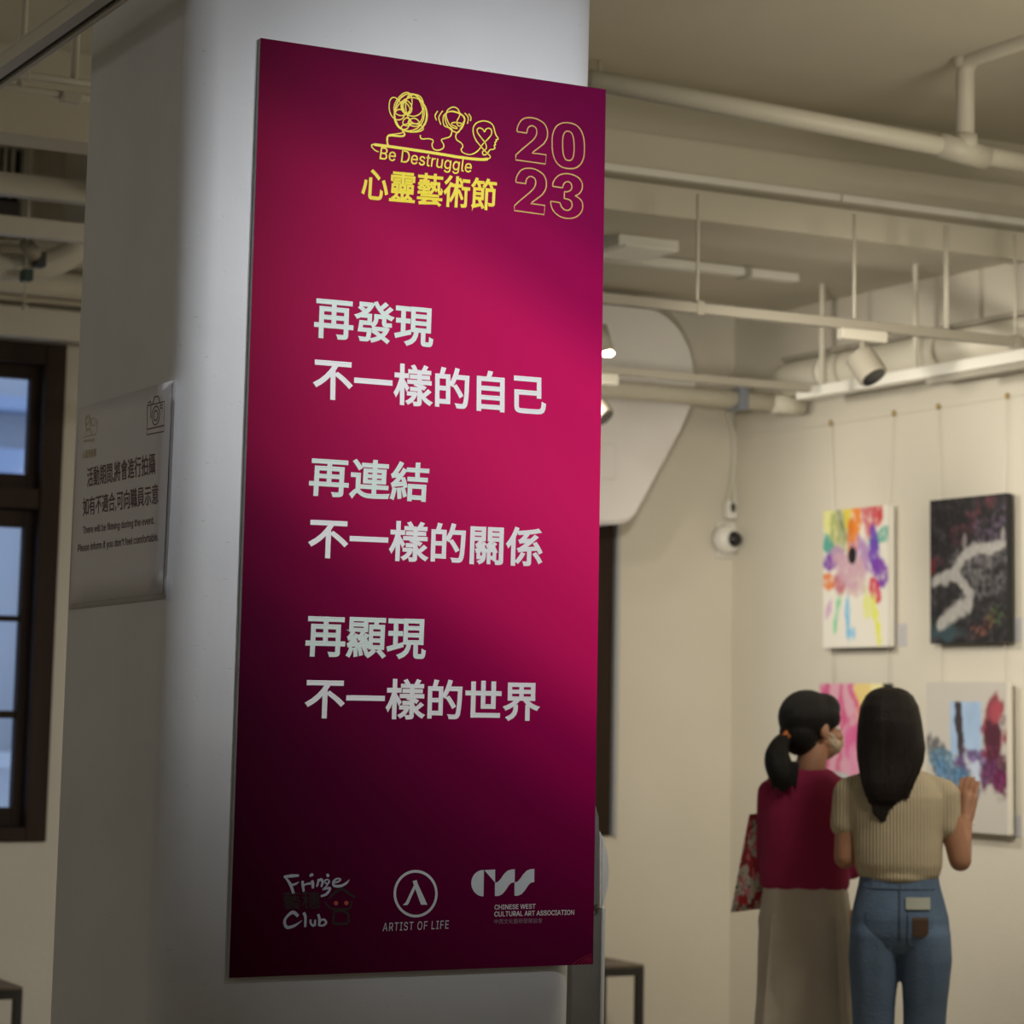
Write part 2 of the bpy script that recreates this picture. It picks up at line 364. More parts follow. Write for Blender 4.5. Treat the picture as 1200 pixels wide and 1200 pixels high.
def spotlight(name, base, tip, rad, Ya, label, lit=False, adapter=None, zt=None):
    """can-shaped track head from base to tip"""
    base, tip = Vector(base), Vector(tip)
    th = empty(name, base, label, 'spotlight')
    d = (tip-base).normalized(); L = (tip-base).length
    bm = B(); tube(bm, [base, base+d*.008, base+d*L*.25, tip-d*.006, tip], [rad*.80, rad*.97, rad, rad, rad*.93], 28, cap=True); ob('housing', bm, M['can'], th, False)
    bm = B(); tube(bm, [tip-d*.002, tip+d*.004], [rad*.8, rad*.78], 24)
    ob('lens', bm, M['lamp'] if lit else M['glossdk'], th)
    if zt is not None:
        mid = base+d*L*.25
        bm = B(); tube(bm, [(mid.x, mid.y, mid.z), (mid.x, mid.y, zt-.055)], .011, 10); ob('stem', bm, M['can'], th, True)
        bm = B(); box(bm, mid.x-.10, mid.x+.10, mid.y-.018, mid.y+.018, zt-.058, zt-(.018 if Ya == Yt else .0155), .004); ob('adapter', bm, M['duct'], th)
    return th
M['lamp'] = mat('lit_lamp', (1, 1, 1), 0.3, emis=(1.0, 0.90, 0.70), es=14)
Ys = Yt
bp_ = hY(1006, 415, Ys); tp_ = hY(1024, 442, Ys-.06)
spotlight('track_spotlight', bp_, tp_, .056, Ys, 'pale can spotlight hanging from the track above the paintings', zt=zt_)
# second head, half hidden by the banner
bp_ = hY(692, 470, 8.6); tp_ = hY(709, 490, 8.55)
z2 = hY(700, 433, 8.6).z
spotlight('track_spotlight', bp_, tp_, .048, 8.6, 'unlit can spotlight peeking out behind the banner right edge', zt=z2)
bm = B(); xx = hY(875, 457, 8.6).x; box(bm, 3.0, xx+.3, 8.58, 8.62, z2-.016, z2+.016, .004)
tk2 = empty('lighting_track', (4.8, 8.6, z2), 'thin dim lighting track crossing low in front of the white hood', 'track')
ob('track', bm, M['can'], tk2)
for x_ in (3.4, 4.5):
    bm = B(); tube(bm, [(x_, 8.6, z2), (x_, 8.6, bz+.012)], .005, 8); ob('hanger_rod', bm, M['duct'], tk2, True)
# lit head glaring past the banner edge
lp = hY(712, 414, 8.2)
th = empty('lit_spotlight', lp, 'small glaring lit spotlight just beyond the banner right edge', 'spotlight')
bm = B(); tube(bm, [lp+Vector((-.03, .02, .10)), lp+Vector((-.004, .004, .006))], .032, 20); ob('housing', bm, M['can'], th, True)
bm = B(); ell(bm, lp, (.027, .02, .013)); ob('lamp', bm, M['lamp'], th, True)
bm = B(); tube(bm, [lp+Vector((-.03, .02, .09)), (lp.x-.03, lp.y+.02, bz+.002)], .009, 8); ob('stem', bm, M['can'], th, True)
spot('lit_spot_light', lp+Vector((0, -.05, -.03)), (3.6, 5.0, 0.2), 6, WARM, 60, .8, .03)
# big pipe along the back wall, end capped, with blue grey clip
Yg = 9.35; g0 = hY(690, 455, Yg); g1 = hY(978, 479, Yg)
gp = empty('wall_pipe', g0, 'fat pale pipe running across below the tracks toward the room corner', 'pipe')
zg = hY(840, 466, Yg).z
bm = B(); tube(bm, [(3.6, Yg, zg), (hY(905, 470, Yg).x, Yg, zg)], .040, 20); ob('pipe', bm, M['duct'], gp, True)
bm = B(); tube(bm, [(hY(903, 470, Yg).x, Yg, zg-.004), (min(g1.x, XW-.05), Yg, zg-.004)], .042, 20); ob('insulation_sleeve', bm, M['duct'], gp, True)
bm = B(); p = hY(873, 468, Yg-.05); box(bm, p.x-.022, p.x+.022, Yg-.052, Yg+.05, zg-.05, zg+.05, .006); tagset(ob('clip', bm, mat('blue_grey_clip', (0.17, 0.18, 0.21), .5), gp), 'blue grey clip')
# trunking + duct along the right wall
Xa = 6.12; s0 = hX(940, 464, Xa); s1 = hX(1240, 408, Xa)
zz = hX(1100, 436, Xa).z
wt = empty('wall_trunking', (Xa, s0.y, zz), 'bright white trunking running along the top of the painting wall', 'trunking')
bm = B(); box(bm, Xa-.035, Xa+.035, s1.y-1.5, s0.y, zz-.02, zz+.028, .008); ob('trunking_length', bm, M['bright'], wt)
bm = B(); box(bm, Xa-.02, Xa+.02, s1.y-1.5, s0.y-.9, zz-.045, zz-.02, .004); ob('rail', bm, M['can'], wt)
for px in (963, 1073):
    p = hX(px, 455, Xa); bm = B(); tube(bm, [(Xa, p.y, zz+.02), (Xa, p.y, bz+.3)], .011, 10); ob('hanger_rod', bm, M['duct'], wt, True)
Xd = 6.27; z_d = hX(1060, 420, Xd).z
dd = empty('wall_duct', (Xd, 8.9, z_d), 'round pale duct with blunt end running above the white trunking', 'duct')
dy = hX(930, 445, Xd).y
bm = B(); tube(bm, [(Xd, dy+.10, z_d), (Xd, dy+.07, z_d), (Xd, dy, z_d), (Xd, 5.0, z_d)], [.045, .068, .078, .078], 24); ob('duct', bm, M['duct'], dd, True)
for yy in (dy-.3, dy-1.1, dy-1.9):
    bm = B(); tube(bm, [(Xd, yy, z_d), (Xd, yy+.03, z_d)], .085, 24); ob('duct_joint', bm, M['duct'], dd, True)
bm = B(); box(bm, Xd+.0, XW, dy-3.6, dy+.1, z_d+.085, z_d+.105); ob('bracket', bm, M['can'], dd)

# ------------------------------------------------------------------ white hood on back wall
Yh = 9.45
pp = [(680, 357), (740, 357), (762, 360), (782, 370), (798, 386), (809, 408), (815, 432), (817, 455), (811, 476), (798, 502), (746, 603), (737, 611), (724, 614), (680, 614)]
bm = B(); extrude_poly(bm, [hY(x, y, Yh) for x, y in pp], (0, YW-Yh-.001, 0), 0.012)
hd = tagset(ob('wall_hood', bm, M['hood']), 'large white rounded duct hood with slanting lower edge on back wall', 'hood')
bm = B(); box(bm, hY(686, 520, Yh-.03).x, hY(724, 520, Yh-.03).x, Yh-.012, Yh, hY(724, 562, Yh).z, hY(724, 521, Yh).z, .004)
ob('hatch', bm, M['hood'], hd)

# ------------------------------------------------------------------ security camera on back wall by corner
Yc = YW
cc = hY(857, 632, YW-.06)
cv = empty('security_camera', (cc.x, YW, cc.z), 'white dome security camera on back wall near the room corner', 'camera')
bm = B(); p0 = hY(838, 612, YW); p1 = hY(871, 655, YW); box(bm, p0.x, p1.x, YW-.018, YW, p1.z, p0.z, .006); ob('mounting_plate', bm, M['white'], cv)
bm = B(); tube(bm, [(cc.x-.005, YW-.018, cc.z), (cc.x-.005, YW-.05, cc.z)], [.072, .066], 28); ell(bm, (cc.x-.005, YW-.05, cc.z), (.066, .035, .066)); ob('housing', bm, M['white'], cv, True)
bm = B(); ell(bm, (cc.x+.006, YW-.075, cc.z), (.038, .03, .038)); ob('lens', bm, M['glossdk'], cv, True)
jb = hY(856, 598, YW-.03)
bm = B(); box(bm, jb.x-.028, jb.x+.03, YW-.05, YW, jb.z-.042, jb.z+.045, .014); ob('junction_box', bm, M['white'], cv)
bm = B(); ell(bm, (jb.x+.002, YW-.05, jb.z+.012), (.014, .008, .024)); ob('cable_gland', bm, M['steel'], cv, True)
for k, (pts, r) in enumerate((([(852, 482), (858, 500), (861, 530), (857, 570), (852, 592)], .011), ([(864, 482), (864, 520), (863, 560), (860, 590)], .011), ([(871, 470), (866, 500), (866, 545), (862, 588)], .010))):
    P_ = [hY(x, y, YW-.012-.004*k) for x, y in pts]
    bm = B(); tube(bm, smooth_pts(P_, 5), r, 10); ob('cable', bm, M['duct'], cv, True)

# ------------------------------------------------------------------ left-side ceiling services
zr = 2.98; ra = hit(106, 17, 2, zr); rb = hit(0, 97, 2, zr)
xr = (ra.x+rb.x)/2
rt = empty('lighting_track', (xr, 6.2, zr), 'white track channel with dark slot running diagonally at upper left', 'track')
bm = B(); box(bm, xr-.042, xr-.009, 3.2, 7.6, zr-.006, zr+.03, .003); box(bm, xr+.009, xr+.022, 3.2, 7.6, zr-.006, zr+.03, .003); box(bm, xr-.042, xr+.022, 3.2, 7.6, zr+.026, zr+.034); ob('channel', bm, M['duct'], rt)
bm = B(); box(bm, xr-.009, xr+.009, 3.2, 7.6, zr+.004, zr+.026); ob('slot', bm, M['dark'], rt)
def pipe_x(name, px, py, Y, r, x0, x1, label, m='duct', cat='pipe', sq=False, parent=None):
    z = hY(px, py, Y).z; bm = B()
    if sq: box(bm, x0, x1, Y-r*.8, Y+r*.8, z-r, z+r, .004)
    else: tube(bm, [(x0, Y, z), (x1, Y, z)], r, 20)
    o = ob(name, bm, M[m], parent, not sq)
    if parent is None: tagset(o, label, cat)
    return o, z
pr_ = empty('ceiling_conduit', hY(50, 90, 6.9), 'pair of thin suspended conduits with clamps below the upper left track', 'conduit')
pipe_x('conduit', 50, 91, 6.9, .012, 1.2, 2.7, None, parent=pr_); pipe_x('conduit', 50, 108, 6.9, .012, 1.2, 2.7, None, parent=pr_)
for px, ya, yb2, r in ((24, 104, 0, .012), (87, 94, 30, .012)):
    p = hY(px, ya, 6.9); q = hY(px, yb2, 6.9); bm = B(); tube(bm, [p, (p.x, p.y, ZC-.003)], r, 10); ob('hanger_rod', bm, M['duct'], pr_, True)
for px, py in ((22, 87), (83, 115)):
    bm = B(); p = hY(px, py, 6.9); box(bm, p.x-.03, p.x+.03, 6.88, 6.92, p.z-.016, p.z+.016, .006)
    ob('clamp', bm, M['duct'], pr_)
pipe_x('trunking', 50, 221, 8.9, .040, XL+.01, 3.0, 'upper pale square trunking seen left of the column', sq=True, cat='trunking')
pipe_x('trunking', 50, 269, 8.9, .034, XL+.01, 3.0, 'lower pale square trunking seen left of the column above dark valve', sq=True, cat='trunking')
pipe_x('pipe', 50, 301, 9.75, .04, XL+.01, 3.7, 'topmost round pipe under the lower left trunking', cat='pipe')
pipe_x('pipe', 50, 332, 9.7, .05, XL+.01, 3.7, 'thick round pipe low on the back wall left of the column')
pipe_x('pipe', 50, 350, 9.85, .02, XL+.01, 3.7, 'slim pipe just under the thick pipe left of the column')
pipe_x('trunking', 50, 381, 9.9, .06, XL+.01, 3.7, 'flat pale trunking directly above the left window', sq=True, cat='trunking')
# dark louver at left
lv = empty('louvre_vent', hY(0, 210, 9.9), 'dark louvred vent opening with pale vertical slats, far left', 'vent')
L0, L1 = hY(-60, 180, 9.9), hY(25, 265, 9.9)
zl0 = hY(10, 266, 9.9).z; zl1 = hY(10, 172, 9.9).z
bm = B(); box(bm, L0.x, L1.x, 9.96, YW, zl0, zl1); ob('opening', bm, M['dark'], lv)
bm = B(); box(bm, L1.x, L1.x+.05, 9.90, YW, zl0-.03, zl1+.03, .004); box(bm, L0.x, L1.x, 9.9, YW, zl0-.04, zl0, .004); box(bm, L0.x, L1.x, 9.9, YW, zl1, zl1+.03, .004); ob('frame', bm, M['duct'], lv)
i = 0
xs = L1.x-.035
while xs > L0.x:
    bm = B(); box(bm, xs-.011, xs+.004, 9.92, 9.96, zl0+.13, zl1, .001); ob('slat', bm, M['duct'], lv); xs -= .032
bm = B(); box(bm, L0.x, L1.x, 9.93, 9.96, zl0, zl0+.11); tagset(ob('grey_box', bm, mat('grey_box', (.16, .155, .15), .6), lv), 'grey lower section')
# curved duct
cd = [hY(x, y, 9.35) for x, y in ((125, 262), (100, 280), (82, 298), (62, 308), (40, 312), (10, 313), (-20, 311))]
cdm = empty('curved_duct', cd[3], 'curved pale duct bending upward behind the column at left', 'duct')
bm = B(); tube(bm, smooth_pts(cd, 6), .052, 20); ob('duct', bm, M['duct'], cdm, True)
p = hY(40, 291, 9.2); bm = B(); tube(bm, [(p.x, 9.3, p.z+.03), (p.x, 9.2, p.z-.02)], .028, 16); ob('valve', bm, M['can'], cdm, True)
p = hY(46, 305, 9.25); bm = B(); box(bm, p.x-.02, p.x+.02, 9.22, 9.28, p.z-.028, p.z+.028, .006); tagset(ob('bracket', bm, M['steel'], cdm), 'dark bracket')
p = hY(31, 323, 9.25); hg = empty('hanging_sensor', p, 'small dark green box hanging on a thin rod, far left', 'box')
bm = B(); box(bm, p.x-.019, p.x+.019, 9.22, 9.28, p.z-.022, p.z+.022, .005); ob('box', bm, mat('dark_green', (.012, .045, .032), .5), hg)
p2 = hY(25, 360, 9.25); bm = B(); tube(bm, [(p2.x+.012, 9.25, p2.z), (p2.x+.012, 9.25, ZC-.002)], .005, 8); ell(bm, (p2.x+.012, 9.25, p2.z), .012); ob('rod', bm, M['duct'], hg, True)

# ------------------------------------------------------------------ column
CX0, CX1, CY0, CY1 = 1.866, 2.858, 5.079, 5.83
def rrect(x0, x1, y0, y1, r, n=10):
    out = []
    for (cx, cy, a0) in ((x1-r, y1-r, 0), (x0+r, y1-r, 90), (x0+r, y0+r, 180), (x1-r, y0+r, 270)):
        for k in range(n+1):
            a = math.radians(a0+90*k/n); out.append((cx+r*math.cos(a), cy+r*math.sin(a)))
    return out
bm = B(); rings = []
for z in (0, .6, .93, 1.5, 2.0, 2.5, 3.1, 3.75):
    xr_ = 2.857+(z-.93)*(2.875-2.857)/2.17
    rings.append([bm.verts.new((x, y, z)) for x, y in rrect(CX0, xr_, CY0, CY1, .075)])
n = len(rings[0])
for i in range(len(rings)-1):
    for k in range(n): bm.faces.new((rings[i][k], rings[i][(k+1) % n], rings[i+1][(k+1) % n], rings[i+1][k]))
bm.faces.new(rings[0][::-1]); bm.faces.new(rings[-1])
colm = tagset(ob('column', bm, M['column'], None, True), 'large square white pillar with rounded corners carrying the red banner', 'pillar')
es = colm.modifiers.new('es', 'EDGE_SPLIT'); es.split_angle = math.radians(50)

# ------------------------------------------------------------------ banner
YB = 5.064
qs = [hY(x, y, YB) for x, y in ((303, 44), (711, 105), (694, 1130), (271, 1146))]
bx0 = (qs[0].x+qs[3].x)/2; bx1 = (qs[1].x+qs[2].x)/2; bz0 = (qs[2].z+qs[3].z)/2; bz1 = (qs[0].z+qs[1].z)/2
def banner_mat():
    m = mat('banner_print', (.3, 0, .1), 0.6, spec=0.05); nt = m.node_tree; b = nt.nodes['Principled BSDF']
    # printed artwork: a slanting magenta glow, strongest toward the right, fading to deep plum above and below
    tc = nt.nodes.new('ShaderNodeTexCoord'); sp = nt.nodes.new('ShaderNodeSeparateXYZ'); nt.links.new(tc.outputs['Generated'], sp.inputs[0])
    def mth(op, a, b_, c_=None):
        n_ = nt.nodes.new('ShaderNodeMath'); n_.operation = op
        for k, x in enumerate((a, b_, c_)):
            if x is None: continue
            if isinstance(x, (int, float)): n_.inputs[k].default_value = x
            else: nt.links.new(x, n_.inputs[k])
        return n_.outputs[0]
    vv = mth('MULTIPLY_ADD', sp.outputs[0], 0.25, -0.73); vv = mth('ADD', vv, sp.outputs[2]); vv = mth('ABSOLUTE', vv, 0)
    r = nt.nodes.new('ShaderNodeValToRGB'); nt.links.new(vv, r.inputs[0]); cr = r.color_ramp; cr.interpolation = 'EASE'
    stops = ((0.0, (.70, .012, .130)), (.14, (.62, .008, .118)), (.27, (.32, .001, .075)), (.36, (.20, .0006, .055)), (.47, (.145, .0005, .046)), (.7, (.135, .0006, .044)))
    cr.elements[0].position = stops[0][0]; cr.elements[0].color = (*stops[0][1], 1)
    cr.elements[1].position = stops[-1][0]; cr.elements[1].color = (*stops[-1][1], 1)
    for p, c in stops[1:-1]:
        e = cr.elements.new(p); e.color = (*c, 1)
    g = mth('MULTIPLY_ADD', sp.outputs[0], 0.66, 0.36)
    vm = nt.nodes.new('ShaderNodeVectorMath'); vm.operation = 'SCALE'; nt.links.new(r.outputs[0], vm.inputs[0]); nt.links.new(g, vm.inputs[3])
    r = vm
    nt.links.new(r.outputs[0], b.inputs['Base Color'])
    return m
bn = empty('banner', ((bx0+bx1)/2, YB, bz0), 'tall magenta exhibition banner with white Chinese slogans mounted on white column', 'banner')
bm = B(); box(bm, bx0, bx1, YB, YB+.001, bz0, bz1); ob('printed_face', bm, banner_mat(), bn)
bm = B(); box(bm, bx0, bx1, YB+.001, YB+.0145, bz0, bz1); ob('foam_board', bm, mat('foam_board', (.42, .42, .41), .6), bn)

# flat-print helpers on a plane: axis/val and pixel mapping
class Plane:
    def __init__(s, ax, val, off):
        s.ax, s.val, s.off = ax, val, off
    def __call__(s, x, y):
        p = hit(x, y, s.ax, s.val); p[s.ax] += s.off; return p
PB = Plane(1, YB-.0007, 0)
import os
try:
    INTER = bpy.data.fonts.load(os.path.join(bpy.utils.resource_path('LOCAL'), 'datafiles', 'fonts', 'Inter.woff2'))
except Exception:
    INTER = None
def text_mesh(body, offset=0.0, outline=0.0, shear=0.0, space=1.0):
    if offset > 0 and not outline:            # bold print: filled glyphs plus a flat rounded stroke along their edges
        a = text_mesh(body, 0, 0, shear, space); b = text_mesh(body, 0, offset, shear, space)   # regular weight first
        bm = bmesh.new(); bm.from_mesh(a); bm.from_mesh(b)
        for v in bm.verts: v.co.z = 0 if abs(v.co.z) < 1e-6 else v.co.z
        bm.to_mesh(a); bm.free(); bpy.data.meshes.remove(b); a['bold'] = 1; return a
    c = bpy.data.curves.new('lettering', 'FONT'); c.body = body; c.shear = shear; c.space_character = space
    c.resolution_u = 4
    if INTER and body.isascii(): c.font = INTER
    if outline: c.fill_mode = 'NONE'; c.bevel_depth = outline; c.bevel_resolution = 0
    o = bpy.data.objects.new('lettering', c); COL.objects.link(o); bpy.context.view_layer.update()
    dg = bpy.context.evaluated_depsgraph_get(); me = bpy.data.meshes.new_from_object(o.evaluated_get(dg))
    bpy.data.objects.remove(o); bpy.data.curves.remove(c); return me
def put_text(parent, body, pl, bl, br, tl, m, offset=0.0, outline=0.0, shear=0.0, space=1.0, name='lettering'):
    me = text_mesh(body, offset, outline, shear, space); me.materials.clear()
    co = np.empty(len(me.vertices)*3); me.vertices.foreach_get('co', co); co = co.reshape(-1, 3)
    mn, mxx = co.min(0), co.max(0)
    o = pl(*bl); u = pl(*br)-o; v = pl(*tl)-o
    nrm = u.cross(v).normalized()
    U = (co[:, 0]-mn[0])/(mxx[0]-mn[0]); V = (co[:, 1]-mn[1])/(mxx[1]-mn[1])
    out = np.outer(np.ones(len(U)), np.array(o))+np.outer(U, np.array(u))+np.outer(V, np.array(v))
    out += np.outer(co[:, 2]*0.02, np.array(nrm))
    me.vertices.foreach_set('co', out.astype(np.float32).ravel()); me.update()
    me.polygons.foreach_set('use_smooth', [False]*len(me.polygons))
    return link(name, me, m, parent)
def ribbon(bm, pts, w, nrm):
    """flat printed stroke through points lying in one plane; w = width or list"""
    pts = [Vector(p) for p in pts]; n = len(pts); ws = w if isinstance(w, list) else [w]*n; L = []; nrm = Vector(nrm)
    for i, p in enumerate(pts):
        t = (pts[min(i+1, n-1)]-pts[max(i-1, 0)])
        if t.length < 1e-9: t = Vector((1, 0, 0))
        s = t.normalized().cross(nrm)*ws[i]/2; L.append((bm.verts.new(p+s), bm.verts.new(p-s)))
    for i in range(n-1): bm.faces.new((L[i][0], L[i][1], L[i+1][1], L[i+1][0]))
def strokes(parent, pl, paths, w, m, tf, nrm, name='drawing', n=6):
    bm = B()
    for k, path in enumerate(paths):
        ww = w
        if isinstance(path, dict): ww = path['w']; closed = path.get('closed', False); sm = path.get('smooth', True); pts = path['p']
        else: closed = False; sm = True; pts = path
        P_ = [pl(*tf(x, y)) for x, y in pts]
        P_ = [p+Vector(nrm)*(0.00006*k) for p in P_]
        if sm: P_ = smooth_pts(P_, n, closed)
        elif closed: P_.append(P_[0])
        ribbon(bm, P_, ww, nrm)
    return ob(name, bm, m, parent, normals=False)
def loop0(cx, cy, rx, ry, rot, pw, n=48):
    out = []
    for k in range(n+1):
        a = 2*math.pi*k/n; c, s_ = math.cos(a), math.sin(a); f = (abs(c)**pw+abs(s_)**pw)**(-1/pw); x, y = rx*f*c, ry*f*s_
        out.append((cx+x*math.cos(rot)-y*math.sin(rot), cy+x*math.sin(rot)+y*math.cos(rot)+.09*x))
    return out
def poly_print(bm, pl, pts, tf, nrm=(0, 0, 0)):
    vs = [bm.verts.new(pl(*tf(x, y))) for x, y in pts]; f = bm.faces.new(vs); return f
NB = (0, -1, 0)
white = mat('print_white', (.84, .84, .85), .55); pgreen = mat('print_pale_green', (.68, .78, .74), .55)
yellow = mat('print_yellow', (.84, .68, .03), .5); gold = mat('print_gold', (.62, .36, .10), .5); pgrey = mat('print_logo_white', (.62, .66, .70), .55)
SL = 0.09
# heading block
put_text(bn, 'Be Destruggle', PB, (444, 190.5), (551.5, 206.5), (446.5, 172), yellow, 0.004, shear=0.0)
put_text(bn, '心靈藝術節', PB, (422.5, 236.5), (580.5, 250), (425, 195.5), yellow, 0.019)
tf20 = lambda x, y: (590+x/8.273, 125+y/8.276)
two = [(130, 235), (135, 200), (150, 165), (178, 128), (215, 110), (260, 106), (310, 114), (355, 135), (395, 165), (420, 210), (428, 258), (422, 305), (400, 345), (372, 375), (274, 449), (414, 467), (408, 556), (117, 516), (120, 468), (190, 405), (268, 340), (305, 300), (322, 262), (322, 225), (308, 200), (285, 187), (260, 188), (240, 205), (230, 228), (227, 256), (136, 243)]
corner2 = {0, 14, 15, 16, 17, 18, 29, 30}
def outline(pts, corners=()):
    """closed outline: straight at listed corners, rounded elsewhere"""
    n = len(pts); out = []
    for i in range(n):
        p0, p1, p2, p3 = pts[i-1], pts[i], pts[(i+1) % n], pts[(i+2) % n]
        if i in corners and (i+1) % n in corners: out.append(p1); continue
        if i in corners: p0 = p1
        if (i+1) % n in corners: p3 = p2
        for k in range(5):
            t = k/5; out.append(tuple(0.5*((2*b)+(c-a)*t+(2*a-5*b+4*c-d)*t*t+(3*b-a-3*c+d)*t**3) for a, b, c, d in zip(p0, p1, p2, p3)))
    out.append(out[0]); return out
two_b = [(x*1.0-10-(y-100)*.01, y+491) for x, y in two]
zero_o = loop0(628, 378, 157, 222, -.02, 2.5); zero_i = loop0(629, 380, 56, 142, -.02, 2.6)
three = [(476, 772), (482, 735), (505, 695), (545, 662), (605, 650), (665, 658), (720, 685), (755, 725), (765, 770), (755, 815), (728, 848), (695, 865), (735, 890), (762, 925), (768, 975), (755, 1020), (725, 1055), (680, 1078), (620, 1084), (560, 1070), (505, 1035), (470, 985), (456, 925), (458, 917), (548, 932), (562, 970), (590, 998), (625, 1005), (655, 985), (665, 950), (655, 918), (625, 898), (588, 892), (590, 825), (625, 824), (655, 805), (662, 770), (648, 738), (618, 728), (592, 740), (578, 765), (574, 787), (480, 773)]
corner3 = {0, 11, 22, 23, 24, 32, 33, 41, 42}
WG = .0027
strokes(bn, PB, [{'p': outline(two, corner2), 'w': WG, 'smooth': False}, {'p': zero_o, 'w': WG, 'smooth': False}, {'p': zero_i, 'w': WG, 'smooth': False},
                 {'p': outline(two_b, corner2), 'w': WG, 'smooth': False}, {'p': outline(three, corner3), 'w': WG, 'smooth': False}], WG, gold, tf20, NB, 'numeral_outline')
# slogans
lines = [('再發現', (367.5, 396), (507.5, 408.3), (369.3, 346), pgreen), ('不一樣的自己', (366.5, 467), (640, 487.5), (367.2, 417), white),
         ('再連結', (361.3, 581.5), (501.3, 589.5), (364, 533.5), pgreen), ('不一樣的關係', (360.3, 653.5), (635.5, 664.5), (362.2, 605), white),
         ('再顯現', (357.2, 769.8), (498.6, 773.4), (359.5, 721), pgreen), ('不一樣的世界', (356.3, 842.4), (632.6, 845.6), (358, 793), white)]
for body, bl, br, tl, m_ in lines: put_text(bn, body, PB, bl, br, tl, m_, 0.022)
# scribbled heads
tfh = lambda x, y: (430+x/7.2727, 95+y/7.2727)
W1 = .0027
heads = [
 {'p': [(100, 604), (70, 590), (45, 565), (40, 548), (55, 540), (90, 542), (180, 552), (350, 575), (600, 612), (800, 645), (900, 660), (990, 668), (1035, 662), (1052, 648), (1040, 628), (1010, 600), (970, 555), (930, 505), (908, 450), (906, 400), (925, 365), (960, 345), (1000, 340), (1045, 352), (1075, 380), (1090, 430), (1100, 460), (1118, 488), (1112, 498), (1100, 500), (1102, 515), (1090, 525), (1096, 540), (1085, 550), (1090, 572), (1075, 582), (1050, 585), (1038, 600), (1015, 625), (992, 628), (985, 605), (1000, 592), (1018, 570), (1010, 530), (980, 490), (950, 450), (938, 420), (955, 400), (985, 408), (1002, 432), (1015, 410), (1040, 402), (1062, 420), (1058, 460), (1025, 500), (985, 540), (950, 590), (900, 622), (860, 625), (820, 610), (803, 585), (818, 555), (800, 525), (765, 500), (757, 465), (775, 435), (810, 400), (830, 350), (825, 310), (800, 285), (740, 262), (690, 265), (655, 295), (650, 345), (665, 385), (720, 405), (722, 440), (705, 475), (650, 492), (635, 505), (655, 545), (645, 575), (600, 590), (565, 575), (555, 540), (565, 510), (535, 492), (465, 492), (455, 460)], 'w': W1},
 {'p': [(180, 552), (172, 500), (190, 465), (290, 470), (320, 460), (316, 440), (300, 415)], 'w': .0042},
 {'p': [(178, 500), (182, 462), (250, 450), (300, 440), (305, 410)], 'w': .0024},
 {'p': [(60, 541), (180, 556), (350, 580), (600, 618), (800, 651), (960, 668), (1030, 664)], 'w': .0065},
 # second head
 {'p': [(665, 290), (670, 340), (700, 400), (770, 440), (800, 400), (815, 370), (780, 355), (730, 355), (722, 372), (760, 390), (765, 405), (720, 390), (690, 345), (675, 290), (690, 245), (735, 222), (775, 240), (790, 290), (765, 350), (785, 385), (815, 360), (835, 330)], 'w': W1},
 {'p': [(700, 260), (740, 258), (800, 280), (835, 320), (820, 375)], 'w': W1},
 {'p': [(603, 255), (580, 295), (592, 335)], 'w': W1}, {'p': [(645, 253), (612, 310), (630, 373)], 'w': W1},
 {'p': [(832, 272), (862, 310), (855, 365)], 'w': W1}, {'p': [(866, 278), (886, 310), (880, 340)], 'w': W1}]
# first head: a ball of loops
def loop(cx, cy, rx, ry, rot, a0=0, a1=360, wob=0.0, n=22):
    out = []
    for k in range(n+1):
        a = math.radians(a0+(a1-a0)*k/n); r = 1+wob*math.sin(3*a+rot)
        x, y = rx*r*math.cos(a), ry*r*math.sin(a); cr, sr = math.cos(rot), math.sin(rot)
        out.append((cx+x*cr-y*sr, cy+x*sr+y*cr))
    return out
for a_ in ((370, 275, 135, 165, -.12, 0, 360, .02), (360, 270, 128, 160, .12, 0, 360, .03), (375, 290, 140, 148, .3, 0, 360, .02), (310, 200, 70, 105, .45, 0, 360, .05),
           (250, 240, 60, 100, -.35, 0, 360, .05), (335, 225, 45, 60, -.3, 0, 360, .0), (330, 230, 30, 52, -.45, 0, 360, .0), (400, 240, 70, 130, -.2, 0, 360, .02),
           (340, 350, 36, 34, 0, 0, 360, .05), (400, 355, 50, 34, .2, 0, 360, .08), (395, 210, 85, 95, .5, 0, 360, .03), (385, 400, 95, 36, .05, 0, 360, .0), (295, 330, 60, 90, -.4, 0, 360, .02)):
    heads.append({'p': loop(*a_), 'w': W1, 'smooth': False})
strokes(bn, PB, heads, W1, yellow, tfh, NB, 'line_drawing')
# bottom logos
tfl = lambda x, y: (440+x/4.8, 1010+y/4.8)
lg = B()
heads = [{'p': loop(226, 179, 117, 126, 0, n=60), 'w': .0058, 'smooth': False}]
strokes(bn, PB, heads, .005, pgrey, tfl, NB, 'ring_emblem')
bm = B()
poly_print(bm, PB, [(210, 108), (232, 102), (236, 118), (292, 241), (256, 241), (216, 132)], tfl)
poly_print(bm, PB, [(216, 132), (224, 150), (186, 235), (178, 243), (153, 244), (170, 228)], tfl)
ob('lambda_mark', bm, pgrey, bn)
put_text(bn, 'ARTIST OF LIFE', PB, (448.3, 1091.5), (525.5, 1088.3), (449, 1081.5), pgrey, -0.002, space=1.12)
bm = B()
half = [(610-0, 47)]+[(605+66*math.cos(math.radians(a)), 120+74*math.sin(math.radians(a))) for a in range(270, 89, -10)]+[(608, 193)]
poly_print(bm, PB, half, tfl)
poly_print(bm, PB, [(612, 46), (673, 43), (673, 117)], tfl)
